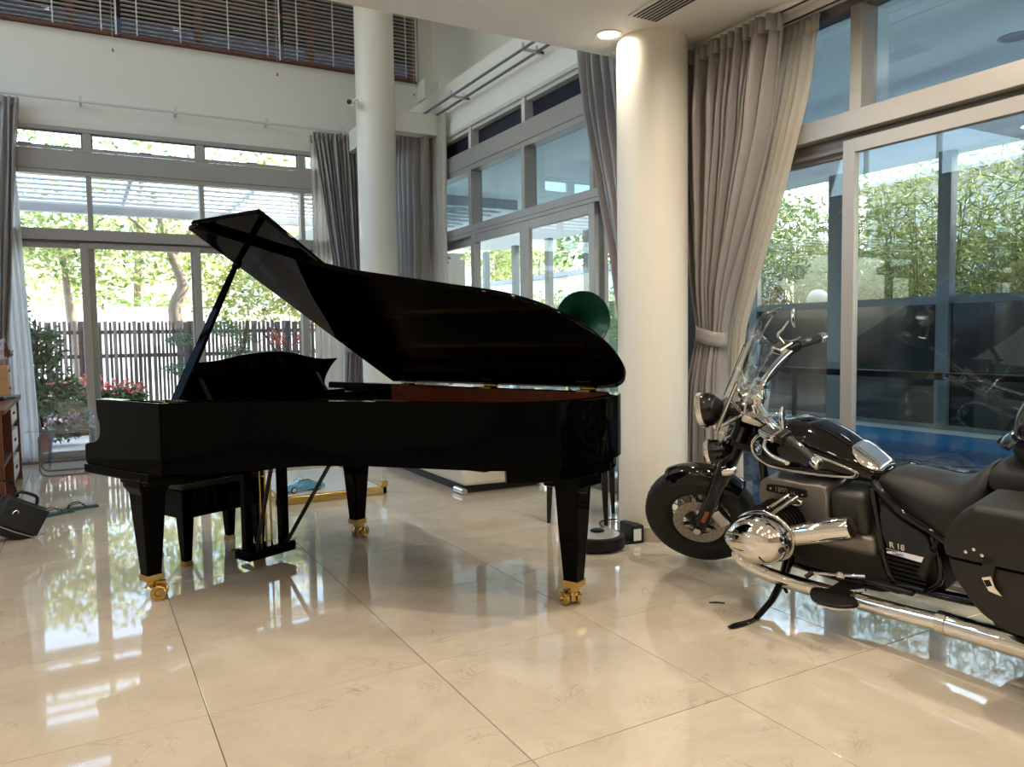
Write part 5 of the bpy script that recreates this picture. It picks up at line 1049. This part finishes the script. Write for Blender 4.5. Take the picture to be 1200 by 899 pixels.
# ---------------------------------------------------------------- tank
TT = [(.640, .695, .645, .045), (.655, .718, .640, .070), (.70, .750, .642, .092), (.76, .787, .645, .110), (.85, .838, .648, .132), (.95, .880, .648, .155), (1.05, .892, .650, .168), (1.15, .875, .660, .170), (1.21, .850, .685, .155), (1.25, .825, .71, .125), (1.272, .80, .735, .08)]
def tank_at(x): return [interp(x, [(t[0], t[k]) for t in TT]) for k in (1, 2, 3)]
def tank_y(x, z, out=0.0):
    t, b, w = tank_at(x); c, h = (t + b) / 2, (t - b) / 2; q = min(.995, abs(z - c) / h); n = 2.7 if z < c else 2.3; return (w) * (1 - q ** n) ** (1 / n) + out
secs = []
xs_ = sorted(set([t[0] for t in TT] + list(np.linspace(.645, 1.268, 26))))
for x in xs_:
    t, b, w = tank_at(x); c, h = (t + b) / 2, (t - b) / 2; row = []
    for k in range(36):
        a = 2 * pi * k / 36; ca, sa = cos(a), sin(a); n = 2.3 if sa > 0 else 2.7; row.append((x, w * abs(ca) ** (2 / n) * (1 if ca > 0 else -1), c + h * abs(sa) ** (2 / n) * (1 if sa > 0 else -1)))
    secs.append(row)
MBt = MB(); MBt.loft(secs); tank = MBt.build('fuel_tank', 'bike_black', mo, smooth=70)
tri = [(1.224, .785), (1.197, .825), (1.153, .838), (1.095, .836), (1.01, .815), (.915, .780), (.817, .745), (.750, .716), (.722, .697), (.735, .680), (.783, .672), (.885, .666), (1.007, .668), (1.111, .675), (1.174, .698), (1.215, .738)]
for s in (-1, 1):
    for off, r in ((0, .0042), (.013, .0022)):
        cc_ = Vector((.98, .755)); q = []
        for v in spline(tri, 5, closed=True):
            p = Vector((v.x, v.y)); p = p + (cc_ - p).normalized() * off; p.y = max(p.y, tank_at(p.x)[1] + .006); q.append((p.x, s * tank_y(p.x, p.y, .002), p.y))
        m = MB(); m.tube(q, r, 6, closed=True); m.build('pinstripe' if off else 'chrome_trim', 'pin_white' if off else 'chrome', tank, smooth=60)
    ec = Vector((1.168, s * tank_y(1.168, .775, .003), .775)); nrm = Vector((.30, s * 1, .10)).normalized(); ux = Vector((-1, s * .3, 0)).normalized() * s; ux = (ux - nrm * ux.dot(nrm)).normalized(); uz = nrm.cross(ux)
    if uz.z < 0: uz = -uz
    em = MB(); em.lathe([(0, 0), (.026, 0), (.026, .003), (0, .003)], 32, ec, nrm); er = em.build('roundel', 'bike_black', tank, smooth=40)
    rg = MB(); rg.lathe([(.0262, 0), (.0285, 0), (.0285, .004), (.0262, .004)], 32, ec, nrm, close=True); rg.build('roundel_ring', 'chrome', tank, smooth=40)
    for qd in range(4):
        m = MB(); pts = [ec + nrm * .0035] + [ec + nrm * .0035 + (ux * cos(a) + uz * sin(a)) * .0165 for a in np.linspace(qd * pi / 2, (qd + 1) * pi / 2, 9)]; m.add(pts, [tuple(range(10))]); m.build('roundel_quarter', 'logo_blue' if qd % 2 else 'white_plastic', tank)
    for ch, ang in (('B', 132), ('M', 90), ('W', 48)):
        a = RAD(ang); ps3 = ec + nrm * .0034 + (ux * cos(a) + uz * sin(a)) * .0212; yy = (ux * cos(a) + uz * sin(a)); xx = (ux * sin(a) - uz * cos(a)); M4 = Matrix(((xx.x, yy.x, nrm.x, ps3.x), (xx.y, yy.y, nrm.y, ps3.y), (xx.z, yy.z, nrm.z, ps3.z), (0, 0, 0, 1)))
        text_part(ch, .0085, 'white_plastic', tank, M4, extrude=.0002)
# filler cap panel at the tank's tail
def tank_top(x, u, out):
    t, b, w = tank_at(x); c, h = (t + b) / 2, (t - b) / 2; a = pi / 2 - u; ca, sa = cos(a), sin(a); n = 2.3
    return (x, (w + out) * abs(ca) ** (2 / n) * (1 if ca > 0 else -1), c + (h + out) * abs(sa) ** (2 / n))
m = MB(); rows = []
for i in range(9):
    x = .648 + .122 * i / 8; um = (.75, .95, 1.0, 1.0, .98, .92, .82, .66, .40)[i]; rows.append([tank_top(x, um * q, .006) for q in np.linspace(-1, 1, 13)])
m.loft(rows, ring=False, caps=False); tc_ = m.build('tank_console', 'chrome', tank, smooth=60, solid=.006)
m = MB(); m.tube([Vector(rw[0]) for rw in rows] + [Vector(p) for p in rows[-1][1:-1]] + [Vector(rw[-1]) for rw in rows[::-1]] + [Vector(p) for p in rows[0][::-1][1:-1]], .004, 6, closed=True); m.build('console_rim', 'chrome', tc_, smooth=60)
m = MB(); m.lathe([(.036, 0), (.036, .004), (.030, .006), (0, .007)], 28, (1.02, 0, tank_at(1.02)[0] - .003), (0, 0, 1)); m.build('filler_cap', 'bike_black', tank, smooth=40)
# ---------------------------------------------------------------- engine
def rbox(x0, x1, y0, y1, z0, z1, name, mt, bv=.02, par=None, seg=3): return MB().box(x0, x1, y0, y1, z0, z1).build(name, mt, par or mo, bevel=bv, seg=seg, smooth=40)
eng = []
cs = [(v.x, v.y) for v in spline([(1.195, .50), (1.20, .57), (1.17, .625), (1.08, .64), (.95, .638), (.845, .635), (.845, .52), (.86, .45), (1.0, .44), (1.17, .455)], 3, closed=True)]
MB().prism(cs, -.165, .165, 'xz').build('crankcase_top', 'engine_alu', mo, smooth=50, bevel=.012, seg=3)
for s in (-1, 1):
    MB().prism([(v.x, v.y) for v in spline([(1.135, .572), (1.145, .592), (1.125, .610), (.955, .612), (.938, .595), (.955, .574)], 4, closed=True)], s * .163, s * .171, 'xz').build('name_plate', 'bike_matte', mo, bevel=.002)
    M4 = Matrix.Translation((1.045, s * .1718, .592)) @ Matrix.Rotation(pi if s > 0 else 0, 4, 'Z') @ Matrix.Rotation(pi / 2, 4, 'X'); text_part('1800 cc', .034, 'chrome_soft', mo, M4, extrude=.0012, spacing=1.05)
    for x in (1.122, .957): m = MB(); m.lathe([(.006, 0), (.006, .003), (0, .003)], 10, (x, s * .171, .592), (0, s, 0)); m.build('plate_bolt', 'chrome', mo)
rbox(.56, 1.14, -.125, .125, .19, .45, 'crankcase', 'engine_dark', .03); rbox(.62, .86, -.125, .125, .36, .60, 'gearbox', 'engine_dark', .04); rbox(.665, .84, -.165, .165, .44, .63, 'airbox', 'engine_dark', .04)
m = MB(); m.lathe([(0, 0), (.09, .0), (.125, -.03), (.13, -.07), (.13, -.1)], 36, (1.245, 0, .46), (1, 0, 0)); m.build('front_cover', 'engine_alu', mo, smooth=40); m = MB(); m.lathe([(.131, -.1), (.138, -.095), (.138, -.06), (.131, -.055)], 36, (1.245, 0, .47), (1, 0, 0), close=True); m.build('cover_ring', 'chrome', mo, smooth=40)
for s in (-1, 1):
    for k in range(7):
        y = s * (.17 + k * .020); m = MB(); pr_ = [(v.x, v.y) for v in spline([(1.20, .44), (1.16, .525), (1.05, .545), (.97, .50), (.955, .42), (.99, .345), (1.10, .325), (1.18, .36)], 3, closed=True)]; m.prism(pr_, y, y + s * .008, 'xz'); m.build('cooling_fin', 'bike_matte', mo)
    m = MB(); m.tube([(1.075, s * .14, .435), (1.075, s * .31, .435)], .092, 28); m.build('cylinder', 'bike_matte', mo, smooth=40)
    # rocker cover: rounded egg
    rc = MB(); secs = []; outl_ = spline([(1.232, .432), (1.19, .49), (1.12, .528), (1.04, .542), (.965, .522), (.918, .475), (.915, .415), (.955, .352), (1.04, .318), (1.13, .335), (1.20, .378)], 4, closed=True); cen_ = Vector((1.08, .432, 0))
    for y, k in ((.300, .93), (.318, 1.0), (.36, 1.0), (.395, .95), (.425, .84), (.447, .68), (.460, .47), (.466, .22)):
        secs.append([(cen_.x + (p.x - cen_.x) * k, s * y, cen_.y + (p.y - cen_.y) * k) for p in outl_])
    rc.loft(secs); rk = rc.build('rocker_cover', 'chrome', mo, smooth=60)
    sm = MB(); sm.tube([(cen_.x + (p.x - cen_.x) * 1.012, s * .325, cen_.y + (p.y - cen_.y) * 1.012) for p in outl_], .006, 6, closed=True); sm.build('cover_gasket', 'chrome_soft', rk, smooth=60)
    for z in (-.03, .01, .05): rb = MB(); rb.tube([(1.0, s * .452, .432 + z * .8), (1.08, s * .468, .432 + z), (1.16, s * .452, .432 + z * .8)], .004, 6); rb.build('cover_rib', 'chrome', rk, smooth=60)
    for dx in (0, .045): m = MB(); m.tube([(1.075 - dx, s * .31, .525), (1.03 - dx, s * .16, .575)], .011, 10); m.build('pushrod_tube', 'chrome', mo, smooth=50)
    m = MB(); m.tube([Vector((1.01 + .045 * cos(a), s * (.172), .548 + .016 * sin(a))) for a in np.linspace(0, 2 * pi, 18, endpoint=False)], .006, 6, closed=True); m.build('pushrod_collar', 'chrome', mo, smooth=60)
    # intake duct
    m = MB(); m.tube([(.985, s * .30, .437), (.93, s * .285, .447), (.72, s * .225, .500), (.70, s * .22, .505)], [.038, .046, .052, .046], 24); it = m.build('intake_duct', 'chrome', mo, smooth=40)
    m = MB(); m.cbox((.79, s * .262, .455), (.055, .004, .006), Matrix.Rotation(RAD(13), 3, 'Y')); m.build('duct_slot', 'chrome_soft', it)
    # exhaust
    ex = spline([(1.17, s * .33, .36), (1.215, s * .345, .325), (1.19, s * .345, .285), (1.10, s * .33, .250), (1.0, s * .30, .222), (.85, s * .275, .207), (.66, s * .268, .206), (.45, s * .268, .212), (.34, s * .268, .219)], 5)
    m = MB(); m.tube(ex, [.022 + .012 * min(1, i / 20) for i in range(len(ex))], 20); xp = m.build('exhaust_pipe', 'chrome', mo, smooth=60)
    m = MB(); m.tube([(.345, s * .268, .219), (.31, s * .268, .220)], .0435, 24); m.build('exhaust_clamp', 'chrome_soft', xp, smooth=40)
    m = MB(); m.tube([(.32, s * .268, .220), (.30, s * .268, .220), (.0, s * .268, .218), (-.42, s * .27, .23), (-.58, s * .275, .24)], [.038, .043, .044, .046, .05], 28); m.build('muffler', 'chrome', xp, smooth=50)
    m = MB(); m.tube([(.72, s * .268, .236), (.64, s * .26, .262)], .008, 8); m.build('exhaust_bracket', 'chrome', xp)
    rbox(.50, .70, min(s * .13, s * .165), max(s * .13, s * .165), .230, .252, 'linkage_plate', 'engine_dark', .006); rbox(.64, .99, min(s * .10, s * .168), max(s * .10, s * .168), .355, .45, 'gearbox_cover', 'engine_alu', .03)
# foot controls, left pad, shift rod
for s in (-1, 1):
    m = MB(); po_ = [(v.x, v.y) for v in spline([(.835, s * .345), (.77, s * .42), (.68, s * .425), (.615, s * .37), (.66, s * .315), (.78, s * .31)], 4, closed=True)]; m.prism(po_, .236, .250); fb = m.build('footboard', 'bike_matte', mo, bevel=.004); m = MB(); m.tube([(x, y, .236) for x, y in po_], .0045, 6, closed=True); m.build('board_edge', 'chrome', fb, smooth=60)
    m = MB(); m.cbox((.73, s * .27, .235), (.05, .07, .012)); m.build('board_bracket', 'bike_matte', fb)
m = MB(); m.tube([(.845, .31, .303), (.713, .31, .325), (.606, .30, .346)], .0075, 8); m.build('shift_rod', 'chrome', mo, smooth=60); m = MB(); m.ell((.713, .312, .325), (.02, .014, .018)); m.build('shift_pivot', 'chrome', mo, smooth=180); m = MB(); m.tube([(.86, .34, .29), (.845, .31, .303)], .011); m.build('toe_peg', 'leather_black', mo)
# side stand
m = MB(); m.tube([(1.07, .16, .27), (1.07, .235, .17), (1.065, .33, .115), (1.045, .47, .095)], [.026, .021, .015, .013], 12); ss = m.build('side_stand', 'bike_black', mo, smooth=60); m = MB(); m.tube([(1.042, .465, .097), (1.042, .54, .1075), (1.045, .60, .121), (1.045, .64, .129)], [.012, .017, .019, .012], 12, flat=.4); m.build('stand_foot', 'bike_black', ss, smooth=60)
m = MB(); m.tube([(1.06, .25, .165), (1.0, .30, .165)], .008); m.build('stand_tang', 'bike_black', ss)
# ---------------------------------------------------------------- frame
for s in (-1, 1):
    for pts, r in (([(1.26, s * .03, .86), (1.235, s * .07, .60), (1.215, s * .10, .30), (1.15, s * .11, .215), (.70, s * .12, .205), (.58, s * .13, .25)], .019), ([(.645, s * .135, .665), (.63, s * .14, .50), (.615, s * .14, .33), (.58, s * .13, .25)], .017),
                   ([(.66, s * .09, .665), (.615, s * .148, .672), (.515, s * .158, .585), (.41, s * .16, .535), (.30, s * .16, .47), (.0, s * .15, WR + .02)], .017), ([(.40, s * .16, .515), (.38, s * .16, .35), (.45, s * .15, .26)], .013), ([(.58, s * .13, .25), (.3, s * .145, .27), (0, s * .15, WR)], .020)):
        m = MB(); m.tube(spline(pts, 5), r, 12); m.build('frame_tube', 'bike_black', mo, smooth=60)
    # side panel with lettering and ribs
    sp2 = [(v.x, v.y) for v in spline([(.61, .60), (.52, .545), (.43, .50), (.415, .42), (.45, .40), (.60, .415)], 3, closed=True)]; m = MB(); m.prism(sp2, s * .120, s * .150, 'xz'); pn = m.build('side_panel', 'bike_panel', mo, smooth=50, bevel=.006, seg=3)
    m = MB(); m.loft([[(x, s * (.150 + dy), z) for x, z in ((.600, .414), (.598, .392), (.452, .384), (.440, .412))] for dy in (0, .005)]); m.build('badge_strip', 'chrome', pn, bevel=.002)
    M4 = Matrix.Translation((.553, s * .1522, .430)) @ Matrix.Rotation(RAD(-1 if s > 0 else 1), 4, 'Y') @ Matrix.Rotation(pi if s > 0 else 0, 4, 'Z') @ Matrix.Rotation(pi / 2, 4, 'X'); text_part('R 18', .036, 'pin_white', pn, M4, extrude=.0015, spacing=.95)
    M4 = Matrix.Translation((.55, s * .1556, .4005)) @ Matrix.Rotation(RAD(3 if s > 0 else -3), 4, 'Y') @ Matrix.Rotation(pi if s > 0 else 0, 4, 'Z') @ Matrix.Rotation(pi / 2, 4, 'X') @ Matrix.Shear('XZ', 4, (.0, .0)); text_part('Classic', .017, 'bike_matte', pn, M4, extrude=.0004)
    for k in range(6): z = .372 - k * .020; m = MB(); m.box(.45, .605, s * .135, s * .147, z - .006, z + .004); m.build('cover_rib', 'bike_matte', pn)
    m = MB(); m.tube([(.43, s * .20, .36), (.385, s * .20, .47)], [.020, .017], 14); m.build('passenger_peg', 'leather_black', mo, smooth=40); m = MB(); m.tube([(.385, s * .20, .47), (.375, s * .165, .50)], .012); m.build('peg_bracket', 'bike_black', mo)
rbox(.40, .62, -.115, .115, .25, .60, 'battery_box', 'bike_matte', .02); rbox(-.02, .40, -.06, .06, .36, .60, 'subframe', 'bike_matte', .02)
# ---------------------------------------------------------------- seat and passenger pad
def saddle(tab, name, edge=.62):
    secs = []
    for x, zt_, zb2, w in tab:
        row = []
        for k in range(13): u = -1 + 2 * k / 12; row.append((x, w * u, zt_ - (zt_ - zb2) * .42 * abs(u) ** 3.4))
        row += [(x, w * .97, zb2), (x, w * .4, zb2), (x, -w * .4, zb2), (x, -w * .97, zb2)]; secs.append(row)
    m = MB(); m.loft(secs); return m.build(name, 'leather_black', mo, smooth=60)
st = [(.668, .672, .660, .045), (.65, .690, .650, .085), (.60, .712, .640, .112), (.52, .712, .590, .135), (.45, .703, .545, .152), (.38, .697, .520, .165), (.32, .712, .515, .165), (.27, .752, .53, .155), (.235, .785, .56, .14), (.215, .79, .60, .12)]
st2 = []
for a_, b_ in zip(st, st[1:]): st2 += [tuple(np.array(a_) * (1 - t) + np.array(b_) * t) for t in (0, .5)]
saddle(st2 + [st[-1]], 'seat'); saddle([(.222, .775, .725, .09), (.20, .80, .72, .11), (.16, .822, .715, .118), (.05, .815, .72, .122), (-.10, .812, .73, .118), (-.20, .80, .74, .10), (-.23, .78, .75, .07)], 'passenger_pad')
rbox(-.14, .05, -.12, .12, .66, .722, 'pad_base', 'bike_matte', .01); m = MB(); m.cbox((.045, .1235, .757), (.014, .003, .012)); m.build('red_tag', 'red_plastic', mo, bevel=.002)
# ---------------------------------------------------------------- saddlebags
for s in (-1, 1):
    side_p = [(v.x, v.y) for v in spline([(.225, .565), (.21, .50), (.183, .452), (.133, .385), (.074, .352), (.0, .335), (-.30, .335), (-.38, .40), (-.40, .565)], 4)]
    m = MB(); secs = []
    for y, k in ((.215, .97), (.225, 1.0), (.375, 1.0), (.398, .985), (.408, .95)): secs.append([(-.09 + (x + .09) * k, s * y, .48 + (z - .48) * k) for x, z in side_p])
    m.loft(secs); bgp = m.build('saddlebag', 'leather_black', mo, smooth=50)
    lid_p = [(v.x, v.y) for v in spline([(.232, .572), (.236, .62), (.198, .695), (.145, .752), (.08, .768), (-.25, .755), (-.38, .70), (-.405, .60), (-.40, .572)], 4)]
    m = MB(); secs = []
    for y, k in ((.205, .94), (.212, 1.0), (.375, 1.01), (.402, .98), (.415, .90)): secs.append([(-.09 + (x + .09) * k, s * y, .60 + (z - .60) * k) for x, z in lid_p])
    m.loft(secs); m.build('bag_lid', 'leather_black', bgp, smooth=50)
    for x, z in ((.153, .603), (.126, .618), (.101, .603)): m = MB(); m.lathe([(.0065, 0), (.006, .003), (0, .005)], 12, (x, s * .412, z), (0, s, 0)); m.build('rivet', 'chrome', bgp, smooth=60)
    m = MB(); m.cbox((.088, s * .411, .545), (.020, .004, .055), Matrix.Rotation(RAD(-14), 3, 'Y')); m.build('strap', 'leather_black', bgp, bevel=.002)
    bk = [(.108, .523), (.076, .537), (.066, .498), (.044, .470), (.088, .478)]; bi = [(.100, .515), (.082, .522), (.074, .502), (.092, .494)]
    m = MB(); m.prism(bk, s * .411, s * .4175, 'xz'); bu_ = m.build('buckle', 'chrome', bgp, bevel=.003); m = MB(); m.prism(bi, s * .4176, s * .4185, 'xz'); m.build('buckle_slot', 'bike_matte', bu_)
    m = MB(); m.tube([(-.02, s * .30, .772), (-.30, s * .30, .768)], .006, 8); m.build('bag_rail', 'chrome', bgp, smooth=60)
    m = MB(); m.tube([(.05, s * .16, .50), (.05, s * .22, .50)], .014); m.build('bag_mount', 'bike_matte', bgp)
m = MB(); m.lathe([(0, 0), (.04, .01), (.055, .04), (.05, .06), (0, .06)], 20, (-.36, 0, .60), (-1, 0, 0)); m.build('tail_lamp', 'red_plastic', mo, smooth=50)
# glossy open-face helmet sitting on the passenger pad
W_ = mo.rotation_euler.to_matrix().to_4x4(); W_.translation = mo.location
hp = W_ @ Vector((.02, -.01, .824)); he = thing('helmet', 'glossy black open helmet resting on the passenger pad', 'helmet', hp); he.rotation_euler = (-RAD(9), 0, RAD(95))
m = MB(); m.lathe([(.125, .03), (.135, .06), (.137, .10), (.128, .155), (.10, .205), (.06, .235), (0, .247)], 36); m.build('shell', 'bike_black', he, smooth=60); m = MB(); m.lathe([(.128, .003), (.137, .012), (.140, .03), (.136, .055), (.126, .055), (.118, .008)], 36, close=True); m.build('rim_band', 'bike_matte', he, smooth=50)
m = MB(); secs = [[(cos(a) * r_, sin(a) * r_ * .98, z) for a in np.linspace(-1.0, 1.0, 15)] for r_, z in ((.136, .085), (.165, .072), (.185, .055))]; m.loft(secs, ring=False, caps=False); m.build('peak', 'bike_black', he, smooth=60, solid=.005)
for a in (.5, 1.4, 2.3): m = MB(); m.lathe([(.011, 0), (.011, .004), (0, .005)], 14, (cos(a) * .1365, sin(a) * .1365, .092), (cos(a), sin(a), .0)); m.build('snap', 'chrome', he, smooth=40)
# small dark twig-like scrap on the floor beside the stand
sc_ = tag(MB().tube([(0, 0, .003), (.03, -.012, .005), (.065, -.03, .003)], [.003, .0045, .003], 6).build('plastic_scrap', 'flop_black', smooth=60), 'tiny black plastic strip lying on the floor near the front wheel', 'scrap'); p_ = atZ(831, 707); sc_.location = p_; sc_.rotation_euler = (0, 0, RAD(-12))
